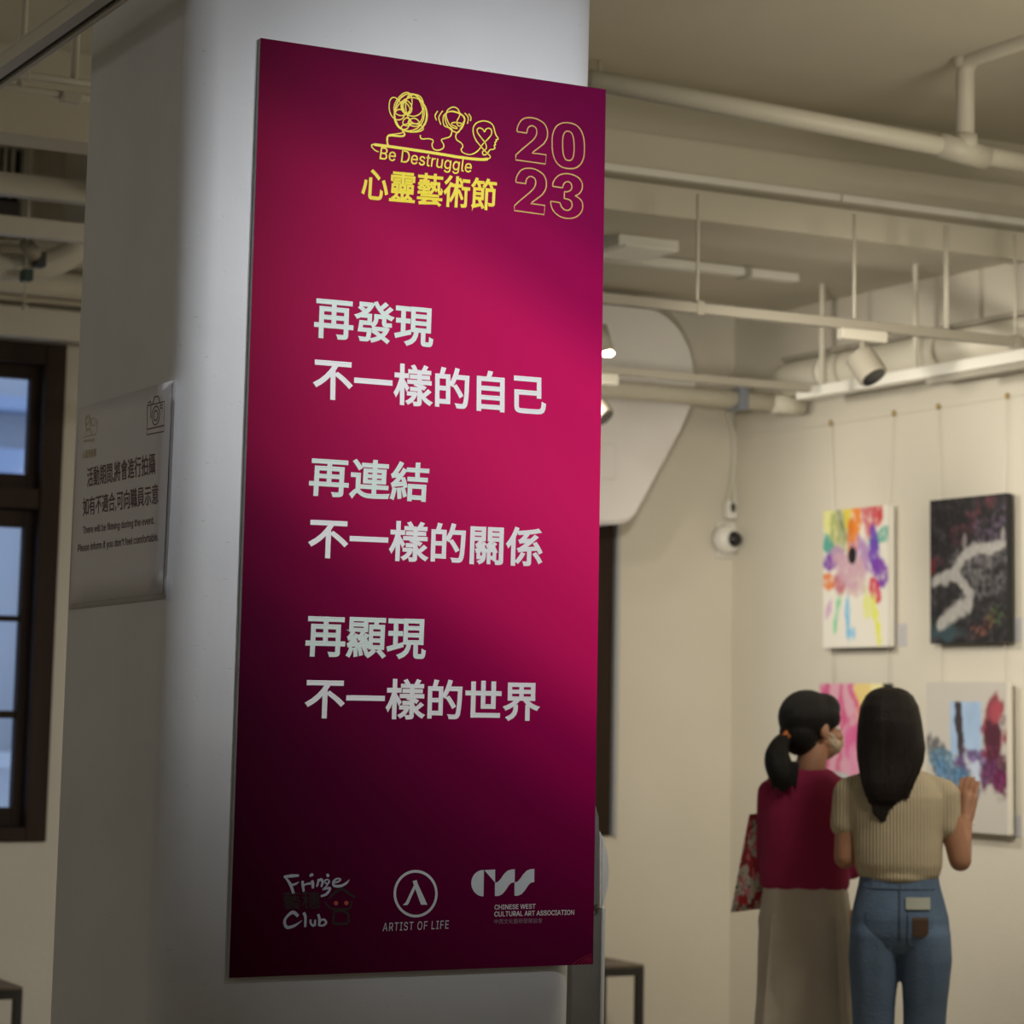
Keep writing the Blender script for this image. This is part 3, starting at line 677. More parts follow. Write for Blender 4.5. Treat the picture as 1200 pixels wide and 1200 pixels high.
for dx in (0, 110):
    dy = -1.5 if dx else 0
    up_ = [(672, 118), (690, 112), (705, 95), (722, 70), (742, 50), (762, 43), (784, 41)]
    dn = [(783, 115), (765, 118), (750, 132), (732, 160), (712, 183), (692, 192), (672, 192)]
    poly_print(bm, PB, [(x+dx, y+dy) for x, y in up_+dn], tfl)
ob('emblem', bm, pgrey, bn)
put_text(bn, 'CHINESE WEST', PB, (579.5, 1066), (627.5, 1064.8), (579.7, 1060.3), white, 0.010)
put_text(bn, 'CULTURAL ART ASSOCIATION', PB, (579.3, 1074.2), (672.8, 1072), (579.5, 1068.2), white, 0.010)
put_text(bn, '中西文化藝術發展協會', PB, (579, 1083), (635.5, 1081.6), (579.2, 1077), mat('print_dim', (.30, .20, .26), .5), 0.0)
# brush lettering of the first logo
tff = lambda x, y: (320+x/9.23, 1010+y/9.23)
def bl_(pts, ws): 
    return {'p': pts, 'w': ws}
def ww(*a, n=6):
    out = []
    for i in range(len(a)-1):
        out += [a[i]+(a[i+1]-a[i])*k/n for k in range(n)]
    return [x*.00022 for x in out]+[a[-1]*.00022]
fr = [bl_([(115, 162), (200, 152), (280, 148)], ww(20, 32, 20)), bl_([(130, 165), (185, 240), (222, 342)], ww(16, 30, 26)), bl_([(205, 250), (245, 238), (280, 215)], ww(22, 20, 8)),
      bl_([(318, 205), (322, 260), (332, 322)], ww(26, 28, 22)), bl_([(325, 260), (360, 240), (410, 232)], ww(16, 18, 24)),
      bl_([(395, 155), (420, 140), (432, 150)], ww(18, 34, 12)), bl_([(422, 200), (430, 245), (428, 288)], ww(26, 30, 24)),
      bl_([(492, 185), (485, 225), (472, 270)], ww(22, 22, 18)), bl_([(485, 215), (515, 190), (535, 215), (520, 272)], ww(12, 26, 28, 18)),
      bl_([(575, 150), (590, 146), (605, 158)], ww(20, 34, 14)), bl_([(600, 190), (560, 200), (572, 235), (605, 225), (605, 195)], ww(14, 14, 14, 14, 14)),
      bl_([(608, 200), (575, 265), (535, 300), (615, 282), (580, 345), (515, 372)], ww(14, 16, 12, 22, 26, 20)),
      bl_([(650, 225), (700, 215), (730, 190), (690, 182), (650, 215), (660, 258), (730, 260), (790, 230), (825, 190)], ww(14, 16, 16, 16, 22, 26, 26, 22, 4)),
      bl_([(270, 588), (215, 545), (150, 590), (122, 650), (150, 708), (230, 690), (312, 632)], ww(30, 34, 24, 28, 30, 26, 4)),
      bl_([(330, 548), (348, 600), (345, 705)], ww(30, 28, 24)), bl_([(405, 622), (405, 665), (440, 690), (455, 625)], ww(18, 20, 20, 20)), bl_([(452, 640), (455, 690)], ww(18, 18)),
      bl_([(485, 565), (500, 620), (495, 692)], ww(26, 28, 24)), bl_([(498, 640), (545, 622), (572, 655), (545, 685), (498, 690)], ww(18, 20, 24, 20, 14))]
strokes(bn, PB, fr, .004, mat('print_cool_grey', (.50, .55, .66), .55), tff, NB, 'brush_lettering')
pdark = mat('print_dark', (.022, .012, .010), .7)
put_text(bn, '藝穗', PB, (332, 1066), (376, 1065.5), (331, 1045), pdark, 0.01)
dk = [{'p': [(600, 400), (660, 340), (740, 295), (820, 345), (885, 385)], 'w': .0055}, {'p': [(660, 535), (740, 530), (810, 560), (815, 620), (800, 665), (700, 670), (650, 660), (655, 600), (660, 540)], 'w': .0055},
      {'p': [(560, 430), (620, 500), (730, 512), (830, 500), (850, 420)], 'w': .0045}]
strokes(bn, PB, dk, .005, pdark, tff, NB, 'dark_emblem')
bm = B(); poly_print(bm, PB, loop(680, 447, 24, 24, 0), tff); poly_print(bm, PB, loop(793, 445, 24, 24, 0), tff)
bmesh.ops.remove_doubles(bm, verts=bm.verts, dist=1e-6); ob('orange_dots', bm, mat('print_orange', (.50, .09, .05), .5), bn, normals=False)
# red arcs in the lower right corner
tfc = lambda x, y: (640+x/8.571, 1090+y/8.571)
arcs = [{'p': [(xs_, 346), ((xs_+460)/2-6, (346+ye_)/2-10), (460, ye_)], 'w': .0012} for xs_, ye_ in ((262, 240), (312, 263), (345, 280), (378, 296), (412, 312), (436, 328))]
strokes(bn, PB, arcs, .002, mat('print_red', (.50, .03, .08), .5), tfc, NB, 'corner_arcs')

# ------------------------------------------------------------------ paper notice on the column's left face
XN = CX0-.004
PN = Plane(0, XN-.0012, 0)
nt_ = empty('paper_notice', hX(140, 590, XN), 'white paper filming notice in a plastic sleeve on the column left face', 'sign')
cN = [hX(x, y, XN) for x, y in ((93, 478), (202, 446), (190.5, 695), (82, 708))]
def sheet(c4, nx, nz, th, fn, m, name):
    bm = B(); g = []
    for side in (0, 1):
        rows = []
        for j in range(nz+1):
            row = []
            for i in range(nx+1):
                u, v = i/nx, j/nz; p = (c4[3].lerp(c4[2], u)).lerp(c4[0].lerp(c4[1], u), v)
                p = p.copy(); p.x -= fn(u, v)+(th if side == 0 else 0); row.append(bm.verts.new(p))
            rows.append(row)
        g.append(rows)
    for s_ in (0, 1):
        for j in range(nz):
            for i in range(nx): bm.faces.new((g[s_][j][i], g[s_][j][i+1], g[s_][j+1][i+1], g[s_][j+1][i]))
    for j in range(nz):
        for i in (0, nx): bm.faces.new((g[0][j][i], g[1][j][i], g[1][j+1][i], g[0][j+1][i]))
    for i in range(nx):
        for j in (0, nz): bm.faces.new((g[0][j][i], g[1][j][i], g[1][j][i+1], g[0][j][i+1]))
    return ob(name, bm, m, nt_, True)
sheet(cN, 6, 8, .0006, lambda u, v: 0, mat('notice_paper', (.70, .69, .73), .6), 'paper_sheet')
# clear sleeve: slightly larger border strips behind the sheet
def scl(c4, a, b):
    c = sum(c4, Vector())/4; return [c+Vector(((p-c).x, (p-c).y*a, (p-c).z*b)) for p in c4]
c2 = [p+Vector((.0028, 0, 0)) for p in scl(cN, 1.05, 1.03)]
c2 = [p-Vector((0, 0, .006)) for p in c2]
sheet(c2, 10, 10, .0004, lambda u, v: .002*math.sin(u*5+1)*math.sin(v*4), mat('plastic_sleeve', (.52, .52, .54), .25, spec=.8), 'plastic_sleeve')
plum = mat('print_plum', (.12, .035, .06), .6); fy = mat('print_faded_yellow', (.52, .42, .20), .6)
tfn = lambda x, y: (70+x/4, 430+y/4)
put_text(nt_, '活動期間,將會進行拍攝', PN, tfn(128, 569), tfn(448, 505), tfn(128, 472), plum, .009)
put_text(nt_, '如有不適合,可向職員示意', PN, tfn(108, 704), tfn(462, 645), tfn(108, 612), plum, .009)
put_text(nt_, 'There will be filming during the event.', PN, tfn(108, 791), tfn(442, 745), tfn(108, 748), plum, .007)
put_text(nt_, "Please inform if you don't feel comfortable.", PN, tfn(85, 876), tfn(463, 824), tfn(85, 832), plum, .007)
put_text(nt_, '心靈藝術節', PN, tfn(107, 432), tfn(171, 420), tfn(107, 393), fy, .004)
put_text(nt_, 'Be Destruggle', PN, tfn(112, 360), tfn(162, 350), tfn(112, 342), fy, .0)
WN = .0026
NN = (-1, 0, 0)
cam_ic = [{'p': [(410, 182), (491, 162), (488, 302), (408, 318)], 'w': WN, 'closed': True, 'smooth': False}, {'p': [(410, 292), (489, 274)], 'w': WN, 'smooth': False},
          {'p': [(434, 176), (444, 140), (462, 137), (468, 168)], 'w': WN, 'smooth': False}, {'p': [(414, 178), (414, 168), (426, 162), (428, 176)], 'w': WN, 'smooth': False},
          {'p': [(427, 182), (427, 240)], 'w': WN, 'smooth': False},
          {'p': loop(450, 228, 17, 44, .08), 'w': WN, 'smooth': False}, {'p': loop(450, 228, 9, 24, .08), 'w': WN, 'smooth': False}, {'p': [(472, 178), (482, 176), (482, 192), (473, 194)], 'w': WN, 'closed': True, 'smooth': False}]
strokes(nt_, PN, cam_ic, WN, plum, tfn, NN, 'camera_icon')
hd2 = [{'p': loop(132, 262, 12, 34, .0), 'w': .004, 'smooth': False}, {'p': loop(130, 250, 7, 20, .2), 'w': .003, 'smooth': False}, {'p': loop(158, 258, 10, 18, 0), 'w': .002, 'smooth': False},
       {'p': [(108, 330), (170, 315), (176, 290), (174, 245)], 'w': .002, 'smooth': False}, {'p': [(120, 322), (124, 300), (140, 296), (150, 315)], 'w': .002}]
strokes(nt_, PN, hd2, WN, fy, tfn, NN, 'line_drawing')

# ------------------------------------------------------------------ upright stand behind banner at right edge
st = empty('dispenser_stand', (hY(688, 1190, 5.36).x, 5.40, 0), 'upright stand with bulging rim, its shade and lit edge painted on, half hidden behind banner right edge', 'stand')
Yq = 5.36
xa, xb = hY(668, 1150, Yq).x, hY(708, 1150, Yq).x
sd_ = mat('stand_painted_shade', (.16, .155, .14), .5, .05, 20)  # shade on the stand's front put into a dark grey colour
bm = B(); box(bm, xa+.004, xb-.010, Yq, Yq+.05, 0.012, hY(700, 1062, Yq).z, .004); tagset(ob('post', bm, sd_, st), 'post with its shade painted grey')
bm = B(); box(bm, xb-.010, xb, Yq-.004, Yq+.052, 0.012, hY(700, 1063, Yq).z, .004); tagset(ob('lit_edge_strip', bm, M['standwhite'], st), 'white strip added as the lit edge')  # added strip, white stands for light catching the right edge
prof = [(674, 1064), (704, 1063), (704, 974), (699, 958), (698, 935), (694, 915), (685, 900), (676, 900)]
bm = B(); extrude_poly(bm, [hY(x, y, Yq-.02) for x, y in prof], (0, .10, 0), .006); tagset(ob('head', bm, sd_, st), 'head with its shade painted grey')
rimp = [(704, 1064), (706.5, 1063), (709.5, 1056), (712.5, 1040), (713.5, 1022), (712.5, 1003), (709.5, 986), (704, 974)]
bm = B(); extrude_poly(bm, [hY(x, y, Yq-.03) for x, y in rimp], (0, .11, 0), .004); tagset(ob('rim', bm, M['standwhite'], st), 'bulging rim painted white as lit')
bm = B(); box(bm, xa+.002, xb+.10, Yq-.12, Yq+.18, 0, .012, .004); ob('base_plate', bm, M['standwhite'], st)
 
# ------------------------------------------------------------------ benches by the back wall
def bench(label, xr_, yc, zt, L=1.1, D=.34):
    e_ = empty('bench', (xr_-L/2, yc, 0), label, 'bench')
    bm = B(); box(bm, xr_-L, xr_, yc-D/2, yc+D/2, zt-.012, zt, .003); ob('seat', bm, M['benchtop'], e_)
    bm = B(); box(bm, xr_-L, xr_, yc-D/2, yc-D/2+.03, zt-.045, zt-.012); box(bm, xr_-L, xr_, yc+D/2-.03, yc+D/2, zt-.045, zt-.012)
    box(bm, xr_-L, xr_-L+.03, yc-D/2+.03, yc+D/2-.03, zt-.045, zt-.012); box(bm, xr_-.03, xr_, yc-D/2+.03, yc+D/2-.03, zt-.045, zt-.012); ob('frame', bm, M['steel'], e_)
    for sx in (xr_-L, xr_-.03):
        for sy in (yc-D/2, yc+D/2-.03):
            bm = B(); box(bm, sx, sx+.03, sy, sy+.03, 0, zt-.045); ob('leg', bm, M['steel'], e_)
p = hit(755, 1130, 2, .45); bench('black steel bench right of the column, brown top, against back wall', p.x, p.y+.17, .45)
p = hit(27, 1156, 2, .45); bench('dark bench corner at lower left under the window', p.x, p.y+.17, .45)

# ------------------------------------------------------------------ paintings
def fbm(x, y, s=0, o=4):
    return noise.fractal(Vector((x, y, s)), 1.0, 2.0, o)
def paint_face(name, parent, X, y0, y1, z0, z1, fn, nu=90, nv=110):
    """grid facing -x; u runs from far (y1) to near (y0), v from top to bottom"""
    V_ = []; C_ = []
    for j in range(nv+1):
        for i in range(nu+1):
            u, v = i/nu, j/nv; V_.append((X, y1+(y0-y1)*u, z1+(z0-z1)*v)); C_.append((*[max(0, q)**1.22 for q in fn(u, v)], 1))
    Fc = [(j*(nu+1)+i, (j+1)*(nu+1)+i, (j+1)*(nu+1)+i+1, j*(nu+1)+i+1) for j in range(nv) for i in range(nu)]
    me = bpy.data.meshes.new(name); me.from_pydata(V_, [], Fc)
    at = me.color_attributes.new('paint', 'FLOAT_COLOR', 'POINT'); at.data.foreach_set('color', np.array(C_, dtype=np.float32).ravel())
    return link(name, me, M['paint'], parent)
def blob(c, u, v, cu, cv, ru, rv, rot, col, a=1.0, soft=.35, wob=.25, seed=0):
    x, y = u-cu, v-cv; cr, sr = math.cos(rot), math.sin(rot); X, Y = (x*cr+y*sr)/ru, (-x*sr+y*cr)/rv
    d = math.sqrt(X*X+Y*Y)+wob*fbm(u*7, v*7, seed+cu*9)
    t = max(0, min(1, (1-d)/soft+.5)); t = t*t*(3-2*t)*a
    return tuple(c[k]*(1-t)+col[k]*t for k in range(3))
def f1(u, v):
    c = (.80, .77, .70)
    L_ = [(.10, .10, .22, .10, .9, (.75, .75, .30)), (.25, .16, .16, .16, .3, (.42, .45, .22)), (.38, .06, .06, .12, 0, (.75, .62, .08)), (.50, .12, .075, .20, .1, (.80, .28, .02)),
          (.42, .20, .06, .16, -.1, (.72, .22, .03)), (.85, .05, .07, .14, .35, (.62, .06, .08)), (.72, .12, .12, .12, .6, (.62, .13, .16)), (.05, .24, .12, .05, .3, (.10, .42, .35)), (.9, .22, .16, .05, -.3, (.12, .45, .36)),
          (.10, .37, .13, .07, 0, (.24, .06, .42)), (.25, .32, .14, .06, .3, (.52, .35, .52)), (.62, .36, .20, .10, .7, (.48, .30, .55)), (.80, .34, .08, .16, -.3, (.20, .08, .50)), (.88, .48, .10, .12, -.3, (.25, .07, .45)),
          (.10, .52, .16, .05, .1, (.75, .24, .05)), (.28, .52, .10, .09, .5, (.55, .20, .25)), (.80, .60, .09, .08, .7, (.65, .03, .10)), (.50, .52, .16, .13, 0, (.68, .55, .53)),
          (.42, .44, .22, .12, 0, (.62, .42, .50)), (.08, .72, .04, .08, .5, (.65, .45, .62)), (.22, .76, .035, .14, .3, (.30, .66, .42)), (.39, .80, .035, .17, -.05, (.22, .55, .80)), (.82, .78, .05, .16, -.3, (.78, .80, .10)), (.70, .70, .08, .1, .2, (.76, .78, .30)), (.47, .9, .03, .05, 0, (.35, .6, .8)), (.3, .12, .02, .14, -.5, (.18, .20, .12))]
    for k, b_ in enumerate(L_): c = blob(c, u, v, *b_, a=.95*max(.25, min(1, .95+.9*fbm(u*13+k, v*13, 5, 3))), soft=.5, wob=.6, seed=k)
    c = blob(c, u, v, .455, .34, .065, .062, 0, (.012, .01, .012), 1, .12, .05)
    return c
def f2(u, v):
    n = fbm(u*9, v*11, 3, 5); n2 = fbm(u*22, v*26, 8, 3); k = .015+max(0, n)*.06+max(0, n2)*.07
    c = (k*1.05, k*.92, k*1.02)
    c = blob(c, u, v, .55, .18, .5, .06, -.5, (.16, .05, .07), max(0, min(.8, .35+n*1.2)), .9, 1.2, 2)
    c = blob(c, u, v, .8, .28, .3, .12, -.3, (.15, .11, .17), max(0, min(.8, .35+n2*1.2)), .9, 1.2, 4)
    c = blob(c, u, v, .65, .45, .35, .12, -.1, (.24, .23, .235), max(.1, min(.85, .5+n2)), .8, .6, 5); c = blob(c, u, v, .8, .62, .3, .07, -.1, (.17, .165, .17), max(0, min(.8, .45+n2)), .8, .8, 6)
    c = blob(c, u, v, .2, .92, .2, .06, 0, (.06, .12, .14), .7, .8, .6, 7); c = blob(c, u, v, .7, .9, .12, .05, -.4, (.30, .12, .08), max(0, min(.6, .3+n2)), .9, 1.4, 9); c = blob(c, u, v, .88, .82, .09, .05, 0, (.14, .22, .08), max(0, min(.5, .2+n2)), .9, 1.4, 11)
    c = blob(c, u, v, .03, .46, .04, .05, 0, (.22, .02, .04), .7, .8, .5, 12)
    path = [((.97, .34), .030), ((.80, .365), .040), ((.60, .36), .045), ((.44, .41), .045), ((.33, .50), .05), ((.20, .555), .035), ((.06, .57), .04), ((.33, .52), .055), ((.44, .60), .045), ((.54, .67), .05), ((.50, .73), .065), ((.36, .78), .065), ((.20, .83), .06), ((.14, .87), .05)]
    d = 9
    for (a, ra_), (b2, rb2) in zip(path, path[1:]):
        ax, ay = a; bx_, by = b2; vx, vy = bx_-ax, by-ay; t = max(0, min(1, ((u-ax)*vx+(v-ay)*vy)/(vx*vx+vy*vy+1e-9)))
        dd_ = math.hypot((u-ax-vx*t), (v-ay-vy*t)*1.0)/(ra_+(rb2-ra_)*t); d = min(d, dd_)
    d += .45*fbm(u*12, v*12, 20)
    t = max(0, min(1, (1.15-d)/.5)); w_ = .46+.1*fbm(u*30, v*20, 2)
    c = tuple(c[k]*(1-t*.92)+w_*(1, .97, .93)[k]*t*.92 for k in range(3))
    c = blob(c, u, v, .46, .31, .025, .06, 0, (.35, .33, .33), .7, .6, .4, 30); c = blob(c, u, v, .95, .29, .03, .06, .2, (.45, .43, .42), .7, .6, .4, 31)
    return c
def f3(u, v):
    c = (.70, .42, .50)
    w = u+.10*fbm(u*2, v*3, 1)
    if w > .52: c = (.78, .62, .28)
    if w > .72: c = (.80, .74, .42)
    s = math.sin(w*26+fbm(u*3, v*4, 4)*3)
    if w < .58:
        m_ = max(0, s)*.8; c = tuple(c[k]*(1-m_)+(.62, .07, .25)[k]*m_ for k in range(3))
    c = blob(c, u, v, .60, .50, .26, .22, .2, (.68, .14, .36), .85, .5, .5, 5); c = blob(c, u, v, .52, .62, .12, .12, 0, (.74, .42, .55), .7, .6, .5, 6)
    c = blob(c, u, v, .28, .78, .22, .11, 0, (.52, .56, .55), 1, .2, .2, 7); c = blob(c, u, v, .68, .78, .12, .10, 0, (.45, .62, .42), 1, .2, .2, 8); c = blob(c, u, v, .95, .74, .12, .06, 0, (.08, .04, .40), 1, .2, .2, 9)
    c = blob(c, u, v, .97, .01, .05, .06, 0, (.02, .02, .02), 1, .3, .1, 9)
    if v > .90: c = (.5, .5, .52)
    return c
def f4(u, v):
    c = (.58, .555, .51)
    if .30 < u < .70 and .13 < v < .56:
        c = (.42, .55, .74)
        n = fbm(u*6, v*6, 2); c = tuple(x*(1+.10*n) for x in c)
        if abs(u-.40-.12*(v-.13)-.02*fbm(u*9, v*9, 1)) < .045: c = (.07, .055, .06)
    L_ = [(.10, .50, .14, .10, .3, (.14, .14, .15)), (.25, .54, .22, .08, .2, (.13, .22, .30)), (.40, .62, .24, .10, 0, (.10, .20, .32)), (.60, .52, .20, .07, .2, (.16, .10, .22)),
          (.65, .60, .13, .06, .6, (.60, .68, .80)), (.86, .30, .13, .20, .15, (.30, .035, .07)), (.86, .50, .14, .22, 0, (.10, .02, .05)), (.80, .62, .14, .10, 0, (.14, .04, .12)), (.92, .68, .08, .10, -.3, (.16, .015, .09)), (.90, .18, .06, .08, .2, (.45, .10, .13)), (.45, .72, .20, .06, 0, (.16, .22, .30))]
    for k, b_ in enumerate(L_): c = blob(c, u, v, *b_, a=.9, soft=.5, wob=.8, seed=40+k)
    n = fbm(u*24, v*24, 9, 3)
    if v > .42 and c[0] < .40 and n > .12: c = tuple(min(.6, x*1.6) for x in c)
    return c
Xp = XW-.055
def painting(tl, tr, bl, br, th, fn, label, side, name='painting'):
    y1 = (hX(*tl, Xp).y+hX(*bl, Xp).y)/2; y0 = (hX(*tr, Xp).y+hX(*br, Xp).y)/2
    z1 = (hX(*tl, Xp).z+hX(*tr, Xp).z)/2; z0 = (hX(*bl, Xp).z+hX(*br, Xp).z)/2
    e_ = empty(name, (XW, (y0+y1)/2, z0), label, 'painting')
    bm = B(); box(bm, Xp+.0005, Xp+th, y0, y1, z0, z1, .002); ob('canvas', bm, side, e_)
    paint_face('painted_surface', e_, Xp, y0, y1, z0, z1, fn)
    # stretcher touching the wall
    bm = B(); box(bm, Xp+th, XW, y0+.05, y1-.05, z0+.05, z1-.04); ob('stretcher', bm, M['wood'], e_)
    return y0, y1, z0, z1
P1 = painting((964.5, 597.5), (1041, 593.6), (965, 757), (1040.5, 760), .033, f1, 'upper left painting, rainbow petals radiating round a black oval', M['canvas'])
P2 = painting((1089, 587), (1179, 577.5), (1091, 755), (1180.5, 752), .03, f2, 'dark painting with a white branching streak, upper right', M['canvasdk'])
P3 = painting((959.5, 801), (1040.5, 801), (961, 955), (1042, 958), .025, f3, 'pink and yellow abstract painting seen between the two women', M['canvasdk'])
P4 = painting((1084.5, 800), (1177, 798.5), (1087, 972), (1183, 978), .03, f4, 'pale canvas with blue patch and crimson foliage beside the raised hand', M['canvas'])
# hanging rail, hooks and wires
zrail = (hX(977, 499, XW).z+hX(1184, 461, XW).z)/2
bm = B(); box(bm, XW-.010, XW, 5.2, 9.9, zrail-.006, zrail+.008, .001)
tagset(ob('picture_rail', bm, M['wall']), 'thin white picture rail along the wall above the paintings', 'rail')
zlow = hX(1100, 800, XW).z
whichp = [('left', 'upper left rainbow painting'), ('right', 'upper left rainbow painting'), ('left', 'dark painting'), ('right', 'dark painting')]
for (pxt, pxb, P_), (sd, pn_) in zip(((977, 974, P1), (1051, 1046, P1), (1103, 1098, P2), (1184, 1182, P2)), whichp):
    a = hX(pxt, 500 if pxt < 1000 else 480, XW); yb_ = hX(pxb, 600, XW).y; yb_ = min(max(yb_, P_[0]+.03), P_[1]-.03)
    h = empty('picture_hanger', (XW, a.y, zrail), 'brass hook and wire holding the %s edge of %s' % (sd, pn_), 'hanger')
    bm = B(); ell(bm, (XW-.016, a.y, zrail), (.010, .010, .013)); ob('hook', bm, M['brass'], h, True)
    bm = B(); tube(bm, [(XW-.014, a.y, zrail-.01), (XW-.024, yb_, P_[3]), (XW-.022, yb_, zlow)], .0017, 6); ob('wire', bm, M['cable'], h, True)
# wall labels
for (x0_, y0_, x1_, y1_), lb in (((1053, 731, 1063, 757), 'small white caption card right of the rainbow petal painting'), ((1188, 724, 1199, 751), 'small white caption card right of the dark painting'), ((1187, 955, 1197.5, 981), 'small white caption card right of the pale foliage canvas')):
    a, b_ = hX(x0_, y0_, XW), hX(x1_, y1_, XW)
    bm = B(); box(bm, XW-.004, XW, a.y, b_.y, b_.z, a.z, .001); c_ = tagset(ob('caption_card', bm, M['paper']), lb, 'label')
    bm = B()
    for k in range(4):
        zz_ = a.z+(b_.z-a.z)*(.25+.15*k); box(bm, XW-.0046, XW-.0042, a.y+(b_.y-a.y)*.2, a.y+(b_.y-a.y)*(.8-.1*(k % 2)), zz_-.001, zz_+.001)
    ob('print_lines', bm, M['can'], c_)

# ------------------------------------------------------------------ people
skin = mat('skin', (.40, .20, .12), .55, .06, 30); hairm = mat('black_hair', (.005, .004, .0035), .55, .5, 40, .5, 90, spec=.3, aniso=(6, 6, .4))
hairb = mat('dark_brown_hair', (.009, .005, .0035), .55, .6, 30, .5, 80, spec=.3, aniso=(6, 6, .3))
def person_frame(px, D):
    p = Vector(CP)+Vector(RC@np.array([(px-PX)/F*D, -(960-PY)/F*D, -D])); fwd = Vector((p.x, p.y, 0)).normalized()
    return p, math.atan2(fwd.y, fwd.x)-math.pi/2
def part(name, bm, m, root, voxel=None, sm=6, smooth=True):
    bmesh.ops.recalc_face_normals(bm, faces=bm.faces)
    me = bpy.data.meshes.new(name); bm.to_mesh(me); bm.free(); me.materials.append(m)
    for p in me.polygons: p.use_smooth = smooth
    o = bpy.data.objects.new(name, me); COL.objects.link(o); o.parent = root
    if voxel: remesh(o, voxel, sm)
    return o
def loft(bm, secs, seg=36, folds=0, famp=0.0, ph=0.0, pw=2.3, cap=True):
    """secs: (z, cx, cy, rx, ry) rings; folds add vertical pleats growing with ring index"""
    rings = []
    N = len(secs)
    for i, (z, cx, cy, rx, ry) in enumerate(secs):
        ring = []
        for k in range(seg):
            a = 2*math.pi*k/seg; c, s = math.cos(a), math.sin(a)
            f = (abs(c)**pw+abs(s)**pw)**(-1/pw)
            g = 1+famp*(i/max(1, N-1))*math.sin(folds*a+ph+.3*i)+famp*.4*math.sin(folds*1.7*a+ph*2)
            ring.append(bm.verts.new((cx+rx*f*c*g, cy+ry*f*s*g, z)))
        rings.append(ring)
    for i in range(N-1):
        for k in range(seg): bm.faces.new((rings[i][k], rings[i][(k+1) % seg], rings[i+1][(k+1) % seg], rings[i+1][k]))
    if cap: bm.faces.new(rings[0][::-1]); bm.faces.new(rings[-1])
def hand(bm, w, d, side_v, up_v, curl=.5, L=.165, thumb=1):
    """w: wrist, d: direction of the fingers, side_v: across the palm toward the thumb, up_v: palm normal"""
    w, d, s, n = Vector(w), Vector(d).normalized(), Vector(side_v).normalized(), Vector(up_v).normalized()
    for k in range(5):
        t = k/4; ell(bm, w+d*(.015+.065*t), (.020+.012*t,)*3 if False else (.022, .022, .022))
    for o_ in (-.026, -.009, .009, .026):
        cone(bm, w+d*.012+s*o_*.6, .014, w+d*.078+s*o_, .0125, 10)
    for o_, ln in ((.030, .068), (.010, .076), (-.010, .070), (-.029, .055)):
        b0 = w+d*.082+s*o_; p = b0; dr = d.copy(); rr = .0088
        for j, fr in enumerate((.45, .32, .23)):
            a = curl*(.35+.45*j); q = p+(dr*math.cos(a)+n*math.sin(a))*ln*fr*1.0; cone(bm, p, rr, q, rr*.9, 10); dr = (q-p).normalized(); p = q; rr *= .9
    b0 = w+d*.025+s*.026*thumb; q = b0+(d*.55+s*.75*thumb+n*.3).normalized()*.038; r_ = q+(d*.85+s*.25*thumb+n*.35).normalized()*.032
    cone(bm, b0, .013, q, .0105, 10); cone(bm, q, .0105, r_, .0085, 10)
def head(bm, c, yaw):
    """skull, jaw, nose, ears; face looks toward local +y turned by yaw"""
    R_ = Matrix.Rotation(yaw, 4, 'Z'); c = Vector(c)
    def E(o_, r, rot=None): ell(bm, c+R_@Vector(o_), r, yaw, 20, rot)
    E((0, -.012, .02), (.073, .090, .085)); E((0, .03, -.045), (.055, .060, .062)); E((0, .045, -.08), (.036, .035, .028))
    E((0, .094, -.02), (.011, .016, .019)); E((0, .086, .002), (.008, .012, .025)); E((0, .082, -.058), (.022, .014, .009)); E((0, .076, .018), (.045, .014, .012))
    for s_ in (-1, 1):
        E((s_*.074, -.002, -.012), (.010, .017, .030)); E((s_*.040, .065, -.03), (.022, .022, .022))
def eyes(root, c, yaw):
    R_ = Matrix.Rotation(yaw, 4, 'Z'); wm = M.setdefault('eye', mat('eye', (.7, .68, .64), .3)); im = M.setdefault('iris', mat('iris', (.02, .012, .01), .2))
    for s_ in (-1, 1):
        bm = B(); ell(bm, Vector(c)+R_@Vector((s_*.030, .074, -.004)), (.012, .011, .008), yaw); e_ = part('eye', bm, wm, root)
        bm = B(); ell(bm, Vector(c)+R_@Vector((s_*.030, .083, -.004)), (.005, .003, .005), yaw); o = part('iris', bm, im, e_)

# ---- woman in beige knit top and jeans (right)
pw_, rz = person_frame(1050, 8.0)
w2 = empty('person', (pw_.x, pw_.y, 0), 'woman in beige knit top and blue jeans, long dark hair, right hand raised', 'person', None, rz)
K = 374.0
def q2(x, y, d=0.0): return Vector(((x-1050)/K, d, 1.5+(835-y)/K))
bm = B()
hc = Vector((-.020, .025, 1.462)); head(bm, hc, 0)
cone(bm, (-.015, .012, 1.40), .050, (-.004, 0, 1.305), .056)
ell(bm, (-.002, 0, 1.225), (.135, .078, .075)); ell(bm, (.0, 0, 1.15), (.130, .085, .12)); ell(bm, (.005, 0, 1.03), (.112, .078, .12)); ell(bm, (.008, 0, .90), (.125, .085, .11))
cone(bm, (-.13, 0, 1.248), .038, (-.02, 0, 1.300), .034); cone(bm, (.13, 0, 1.248), .038, (.02, 0, 1.300), .034)
# left arm
sh, el_, wr = Vector((-.148, .0, 1.240)), q2(991, 1004, -.01), Vector((-.115, .20, 1.10))
cone(bm, sh, .038, el_, .036); cone(bm, el_, .036, wr, .024); hand(bm, wr, (.25, .75, .15), (.3, .2, .9), (1, -.3, -.1), .7)
# right arm, raised forearm
sh2, el2, wr2 = Vector((.152, .0, 1.240)), q2(1124, 1004, .0), q2(1131, 962, .13)
cone(bm, sh2, .038, el2, .036); cone(bm, el2, .036, wr2, .024)
cone(bm, q2(1118, 985, .05), .034, wr2, .025)
hand(bm, wr2, (.10, .28, .85), (-.85, .45, 0), (.25, .9, -.1), .35)
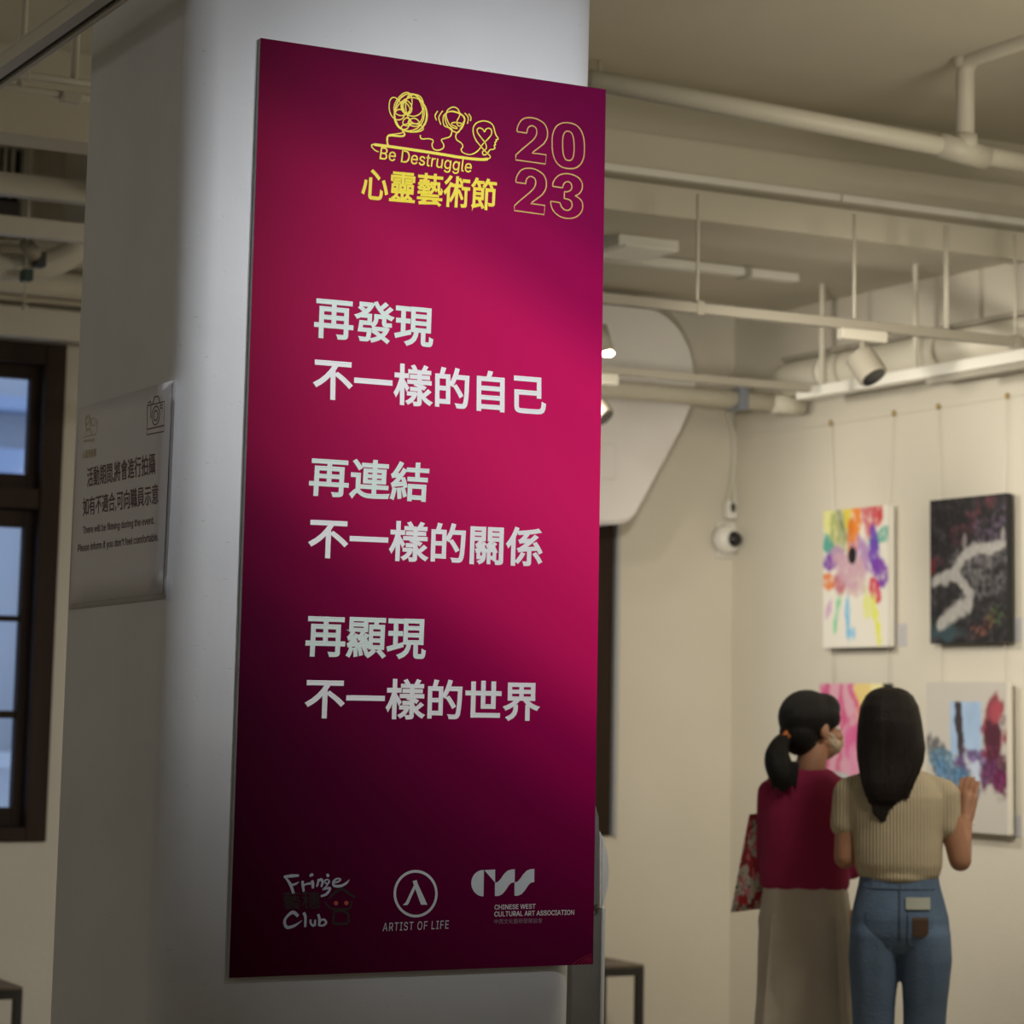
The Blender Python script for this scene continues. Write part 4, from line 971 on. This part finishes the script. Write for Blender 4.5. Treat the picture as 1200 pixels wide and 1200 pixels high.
# legs
for s_, hx, kx, ax in ((-1, -.072, -.070, -.066), (1, .090, .082, .078)):
    cone(bm, (hx*.95, 0, .84), .074, (kx, 0, .46), .044); cone(bm, (kx, 0, .46), .044, (kx, -.006, .33), .044); cone(bm, (kx, -.006, .33), .044, (ax, 0, .07), .033)
    cone(bm, (ax, -.02, .04), .034, (ax, .12, .032), .028)
part('body', bm, skin, w2, .0055, 3).name = 'body'
eyes(w2, hc, 0)
# hair: cap + curtain + locks
bm = B()
loft(bm, [(1.578, -.020, .012, .030, .040), (1.568, -.020, .008, .056, .066), (1.552, -.020, .004, .074, .086), (1.52, -.020, .0, .091, .102), (1.47, -.019, -.008, .100, .104), (1.43, -.018, -.022, .104, .092), (1.39, -.016, -.038, .107, .076), (1.35, -.017, -.054, .103, .062), (1.313, -.020, -.070, .093, .050), (1.28, -.026, -.082, .081, .042), (1.25, -.030, -.090, .064, .034), (1.225, -.032, -.094, .045, .024)], 44, 10, .025, 1.0)
hrn = random.Random(3)
for k in range(30):
    t = k/29; x0h = -.105+.165*t
    zb_ = 1.262-.078*math.exp(-((x0h+.045)/.045)**2)-hrn.random()*.028
    x1h = x0h*.78-.010
    cone(bm, (x0h, -.074-.008*hrn.random(), 1.33), .012, ((x0h+x1h)/2, -.092, 1.285), .011, 8); cone(bm, ((x0h+x1h)/2, -.092, 1.285), .011, (x1h, -.104, zb_), .0035, 8)
part('hair', bm, hairb, w2, .0045, 3)
# blouse
knit = mat('beige_knit', (.50, .42, .29), .85, .05, 20, .0)
def rib(m, scale=95, strength=.55):
    nt = m.node_tree; tc = nt.nodes.new('ShaderNodeTexCoord'); wv = nt.nodes.new('ShaderNodeTexWave'); wv.wave_type = 'BANDS'; wv.bands_direction = 'X'
    wv.inputs['Scale'].default_value = scale/6.28*2; wv.inputs['Distortion'].default_value = .6; nt.links.new(tc.outputs['Object'], wv.inputs['Vector'])
    bp = nt.nodes.new('ShaderNodeBump'); bp.inputs['Strength'].default_value = strength; bp.inputs['Distance'].default_value = .006
    nt.links.new(wv.outputs[0], bp.inputs['Height']); nt.links.new(bp.outputs[0], nt.nodes['Principled BSDF'].inputs['Normal'])
rib(knit)
bm = B()
loft(bm, [(.985, .010, 0, .118, .092), (1.0, .008, -.002, .128, .100), (1.03, .006, -.004, .137, .106), (1.08, .004, -.003, .140, .106), (1.14, .002, 0, .144, .104), (1.20, .0, 0, .155, .102), (1.24, .0, 0, .160, .098), (1.27, .0, 0, .148, .084), (1.298, .0, .0, .118, .068), (1.32, .002, .002, .075, .056)], 48, 7, .012, .5)
cone(bm, (-.148, 0, 1.252), .044, (-.06, 0, 1.292), .034); cone(bm, (.150, 0, 1.252), .044, (.06, 0, 1.292), .034)
cone(bm, (-.150, 0, 1.245), .047, q2(990, 966, -.005), .045); cone(bm, (.154, 0, 1.245), .047, q2(1109, 966, .0), .045)
ell(bm, (.008, -.035, .992), (.105, .075, .026))
part('blouse', bm, knit, w2, .0055, 5)
# jeans
denim = mat('blue_denim', (.10, .155, .25), .85, .22, 7, .35, 140)
JL = [(.765, .012, -.004, .120, .078), (.785, .012, -.006, .145, .098), (.82, .012, -.008, .155, .110), (.87, .011, -.008, .151, .112), (.92, .010, -.004, .139, .104), (.97, .009, -.002, .126, .096), (1.0, .009, 0, .122, .092)]
def jeans():
    bm = B()
    loft(bm, JL, 44, 5, .006, .2)
    for s_, xs_ in ((-1, (-.058, -.064, -.068, -.070, -.070, -.068, -.066)), (1, (.082, .088, .092, .088, .084, .080, .078))):
        loft(bm, [(z, x, cy, rx, ry) for z, x, cy, rx, ry in zip((.10, .28, .46, .60, .74, .82, .88), xs_[::-1], (0, -.004, 0, -.002, -.006, -.008, -.006), (.054, .058, .062, .068, .080, .080, .066), (.054, .060, .070, .084, .102, .106, .09))], 32, 5, .02, s_*1.3)
    return bm
jn = part('jeans', jeans(), denim, w2, .006, 8)
dden = mat('dark_seam', (.06, .085, .12), .85); patchm = mat('leather_patch', (.085, .045, .026), .6, .15, 40); phm = mat('pale_phone', (.42, .44, .38), .4)
def seat_y(x, z):
    for a, b_ in zip(JL, JL[1:]):
        if a[0] <= z <= b_[0]: break
    t = min(1, max(0, (z-a[0])/(b_[0]-a[0]))); cx, cy, rx, ry = [a[k]+(b_[k]-a[k])*t for k in (1, 2, 3, 4)]
    return cy-ry*max(0, 1-(abs(x-cx)/rx)**2.3)**(1/2.3)
def patch(name, x0, x1, z0, z1, off, m, parent, n=8):
    """sewn-on patch that follows the curve of the seat"""
    bm = B(); g = []
    for o_ in (off, -.006):
        g.append([[bm.verts.new((x0+(x1-x0)*i/n, seat_y(x0+(x1-x0)*i/n, z0+(z1-z0)*j/n)-o_, z0+(z1-z0)*j/n)) for i in range(n+1)] for j in range(n+1)])
    for L_ in g:
        for j in range(n):
            for i in range(n): bm.faces.new((L_[j][i], L_[j][i+1], L_[j+1][i+1], L_[j+1][i]))
    for j in range(n):
        for i in (0, n): bm.faces.new((g[0][j][i], g[0][j+1][i], g[1][j+1][i], g[1][j][i]))
    for i in range(n):
        for j in (0, n): bm.faces.new((g[0][j][i], g[0][j][i+1], g[1][j][i+1], g[1][j][i]))
    return part(name, bm, m, parent, smooth=False)
patch('pocket', .036, .112, .79, .892, .0045, denim, jn); patch('pocket', -.092, -.018, .79, .892, .0045, denim, jn)
p_ = q2(1069, 1090); p2_ = q2(1087, 1068); patch('leather_patch', p_.x, p2_.x, p_.z, p2_.z, .0075, patchm, jn)
patch('centre_seam', .009, .013, .80, .985, .004, dden, jn)
patch('waistband', -.10, .118, .960, .990, .0035, denim, jn)
p_ = q2(1061, 1057); p2_ = q2(1089, 1046)
ph = patch('phone', p_.x, p2_.x, p_.z-.006, p2_.z, .0062, phm, w2)
ph.parent = None; ph.matrix_world = Matrix.Translation(w2.location)@Matrix.Rotation(rz, 4, 'Z')
tagset(ph, 'pale phone sticking out of the jeans back right pocket', 'phone')
for s_, ax in ((-1, -.066), (1, .078)):
    bm = B(); ell(bm, (ax, .045, .035), (.044, .125, .035)); box(bm, ax-.044, ax+.044, -.08, .16, 0, .02, .008); part('shoe', bm, M['canvas'], w2, .006, 3)
# bracelet
bm = B(); R0 = .029
pts = [wr2+Vector((math.cos(a)*R0, math.sin(a)*R0*.8, -.004+.006*math.sin(a))) for a in [k*math.pi/10 for k in range(21)]]
tube(bm, pts, .0035, 8); br_ = part('bracelet', bm, M['canvas'], w2); br_['label'] = 'pale bracelet'

# ---- woman in magenta top (left)
pw1, rz1 = person_frame(945, 8.35)
w1 = empty('person', (pw1.x, pw1.y, 0), 'woman in magenta top and pale wide trousers, ponytail and face mask', 'person', None, rz1)
K1 = 358.0
def q1(x, y, d=0.0): return Vector(((x-945)/K1, d, 1.5+(833-y)/K1))
yaw = math.radians(-58)
bm = B(); hc1 = Vector((.022, .02, 1.448)); head(bm, hc1, yaw)
cone(bm, (.022, .012, 1.39), .047, (.012, 0, 1.30), .052)
ell(bm, (.0, 0, 1.215), (.122, .078, .075)); ell(bm, (-.0, 0, 1.14), (.122, .085, .12)); ell(bm, (0, 0, 1.0), (.115, .08, .12)); ell(bm, (0, 0, .88), (.14, .095, .11))
cone(bm, (-.10, 0, 1.235), .036, (.0, 0, 1.295), .032); cone(bm, (.11, 0, 1.235), .036, (.02, 0, 1.295), .032)
shl, ell_, wrl = Vector((-.112, 0, 1.225)), Vector((-.125, .03, 1.0)), Vector((-.02, .20, 1.03))
cone(bm, shl, .036, ell_, .033); cone(bm, ell_, .033, wrl, .023); hand(bm, wrl, (.8, .5, .1), (.1, .3, .9), (.5, -.8, 0), .6)
shr, elr, wrr = Vector((.118, 0, 1.225)), Vector((.155, .05, 1.0)), Vector((.07, .23, 1.06))
cone(bm, shr, .036, elr, .033); cone(bm, elr, .033, wrr, .023); hand(bm, wrr, (-.7, .6, .2), (-.1, .3, .9), (-.5, -.8, 0), .6)
for hx in (-.075, .078):
    cone(bm, (hx, 0, .82), .082, (hx, 0, .45), .05); cone(bm, (hx, 0, .45), .05, (hx, 0, .07), .032); cone(bm, (hx, -.02, .04), .034, (hx, .12, .032), .028)
part('body', bm, skin, w1, .0055, 3)
eyes(w1, hc1, yaw)
R_ = Matrix.Rotation(yaw, 4, 'Z')
bm = B()
ell(bm, hc1+R_@Vector((0, -.026, .030)), (.086, .100, .092), yaw); ell(bm, hc1+R_@Vector((0, -.055, -.02)), (.076, .062, .075), yaw)
ell(bm, hc1+R_@Vector((.0, .035, .060)), (.070, .055, .052), yaw); ell(bm, hc1+R_@Vector((.066, .028, .030)), (.014, .035, .035), yaw); ell(bm, hc1+R_@Vector((-.066, .028, .030)), (.014, .035, .035), yaw)
ell(bm, q1(921, 868, -.03), (.03, .03, .028))
part('hair', bm, hairm, w1, .0045, 4)
bm = B()
pts = smooth_pts([q1(925, 862, -.045), q1(916, 870, -.06), q1(911, 884, -.07), q1(913, 900, -.085), q1(917, 915, -.095), q1(918, 927, -.10)], 4)
tube(bm, pts, [.020, .021, .023, .026, .029, .032, .035, .038, .041, .043, .045, .045, .044, .042, .040, .037, .033, .028, .020, .010, .004][:len(pts)], 16)
hrn = random.Random(5)
for k in range(14):
    x = 903+hrn.random()*30; cone(bm, q1(x, 895, -.10), .012, q1(x*.9+91.5+hrn.random()*3, 918+hrn.random()*11, -.115), .003, 8)
part('ponytail', bm, hairm, w1, .0045, 3)
bm = B(); a = q1(920, 864.5, -.05); tube(bm, [a+Vector((-.012, 0, .006)), a+Vector((.008, 0, -.008))], .025, 16); part('hair_tie', bm, mat('orange_tie', (.45, .12, .02), .6), w1)['label'] = 'orange hair tie'
# mask, follows the face
maskm = mat('patterned_mask', (.52, .40, .28), .8, .25, 60)
bm = B(); c0 = hc1
ell(bm, c0+R_@Vector((0, .052, -.048)), (.060, .056, .050), yaw); ell(bm, c0+R_@Vector((0, .078, -.035)), (.030, .036, .032), yaw)
mk = part('face_mask', bm, maskm, w1, .005, 4)
bm = B()
for s_ in (-1, 1):
    for dz_ in (.0, -.05): tube(bm, smooth_pts([c0+R_@Vector((s_*.056, .05, -.03+dz_*.7)), c0+R_@Vector((s_*.072, .02, -.02+dz_*.4)), c0+R_@Vector((s_*.080, -.012, -.005+dz_*.2))], 4), .0018, 6)
part('ear_loop', bm, M['canvas'], mk)
# magenta top
mag = mat('magenta_cloth', (.300, .010, .070), .85, .10, 5, .25, 30)
bm = B()
loft(bm, [(.925, -.005, 0, .140, .100), (.945, -.005, 0, .146, .106), (1.0, -.006, 0, .144, .106), (1.08, -.004, 0, .142, .104), (1.16, -.002, 0, .146, .102), (1.22, .0, 0, .142, .096), (1.265, .002, 0, .118, .080), (1.295, .006, .002, .082, .062), (1.312, .010, .004, .056, .052)], 44, 6, .018, .9)
cone(bm, (-.112, 0, 1.225), .048, (-.05, .0, 1.275), .040); cone(bm, (.118, 0, 1.225), .048, (.06, .0, 1.275), .040); cone(bm, (-.112, 0, 1.228), .050, (-.122, .028, .995), .045); cone(bm, (-.125, .028, .995), .045, (-.045, .17, 1.02), .034)
cone(bm, (.118, 0, 1.235), .050, (.146, .045, 1.0), .045); cone(bm, (.146, .045, 1.0), .045, (.09, .19, 1.045), .034)
part('top', bm, mag, w1, .006, 5)
# wide trousers
cream = mat('cream_cloth', (.54, .49, .41), .85, .07, 6, .25, 25)
bm = B()
loft(bm, [(.50, .0, 0, .162, .120), (.62, .0, 0, .158, .118), (.74, .0, 0, .156, .116), (.84, -.002, -.003, .150, .112), (.92, -.004, 0, .138, .102), (.97, -.004, 0, .128, .094)], 60, 11, .018, .3)
for hx, s_ in ((-.082, -1), (.082, 1)):
    loft(bm, [(.20, hx+s_*.008, 0, .092, .115), (.30, hx+s_*.006, 0, .090, .115), (.42, hx+s_*.002, 0, .088, .115), (.52, hx, 0, .082, .114), (.60, hx, 0, .074, .10)], 40, 8, .03, 1.1*s_)
for k in range(5):
    x = -.12+.06*k; cone(bm, (x*.9, -.098, .84), .006, (x*1.15, -.112, .40), .012, 8)
part('trousers', bm, cream, w1, .006, 3)
for ax in (-.075, .078):
    bm = B(); ell(bm, (ax, .045, .035), (.044, .125, .035)); box(bm, ax-.044, ax+.044, -.08, .16, 0, .02, .008); part('shoe', bm, M['canvas'], w1, .006, 3)
# tote bag: floral print computed per vertex
tb = empty('tote_bag', q1(875, 1010, .04), 'red and white floral tote bag hanging beside the woman in magenta', 'bag')
tb.location = Matrix.Translation(w1.location)@Matrix.Rotation(rz1, 4, 'Z')@q1(875, 1068, .03)
tb.rotation_euler[2] = rz1
def tote():
    c4 = [q1(878, 955, 0), q1(912, 951, 0), q1(898, 1063, 0), q1(857, 1069, 0)]
    org = q1(875, 1068, 0); V_ = []; C_ = []; nu, nv = 40, 60
    for side in (-1, 1):
        for j in range(nv+1):
            for i in range(nu+1):
                u, v = i/nu, j/nv; p = (c4[0].lerp(c4[1], u)).lerp(c4[3].lerp(c4[2], u), v)-org
                th = .024*math.sin(math.pi*min(1, max(0, u)))**.6*min(1, .3+v*1.4)*(1-max(0, v-.93)/.07*.9)
                V_.append((p.x, side*th, p.z))
                n1 = fbm(u*3.2, v*5.0, 3, 3); n2 = fbm(u*5+7, v*8, 9, 2); c = (.50, .44, .38)
                if n1 > .12: c = (.36, .012, .022)
                if abs(n2) < .045: c = (.03, .04, .045)
                if n2 > .38: c = (.55, .16, .18)
                if v < .06: c = (.28, .015, .03)
                C_.append((*c, 1))
    Fc = []; N1 = (nu+1)*(nv+1)
    for s_ in (0, 1):
        for j in range(nv):
            for i in range(nu):
                a = s_*N1+j*(nu+1)+i; q = (a, a+1, a+nu+2, a+nu+1); Fc.append(q if s_ == 0 else q[::-1])
    for j in range(nv):
        for i in (0, nu): a = j*(nu+1)+i; Fc.append((a, a+nu+1, a+N1+nu+1, a+N1))
    for i in range(nu):
        for j in (0, nv): a = j*(nu+1)+i; Fc.append((a, a+1, a+N1+1, a+N1))
    me = bpy.data.meshes.new('pouch'); me.from_pydata(V_, [], Fc)
    at = me.color_attributes.new('paint', 'FLOAT_COLOR', 'POINT'); at.data.foreach_set('color', np.array(C_, dtype=np.float32).ravel())
    me.materials.append(M['paint'])
    for p in me.polygons: p.use_smooth = True
    o = bpy.data.objects.new('pouch', me); COL.objects.link(o); o.parent = tb; return org
org = tote()
bm = B()
for dy_ in (-.012, .012):
    tube(bm, smooth_pts([q1(892, 954, dy_)-org, Vector((-.150, .055+dy_, 1.20))-org, Vector((-.120, .060, 1.275))-org, Vector((-.085, .035, 1.315))-org, Vector((-.075, -.01, 1.318))-org], 5), .008, 8, flat=.5)
part('strap', bm, mat('red_strap', (.28, .015, .03), .8), tb)
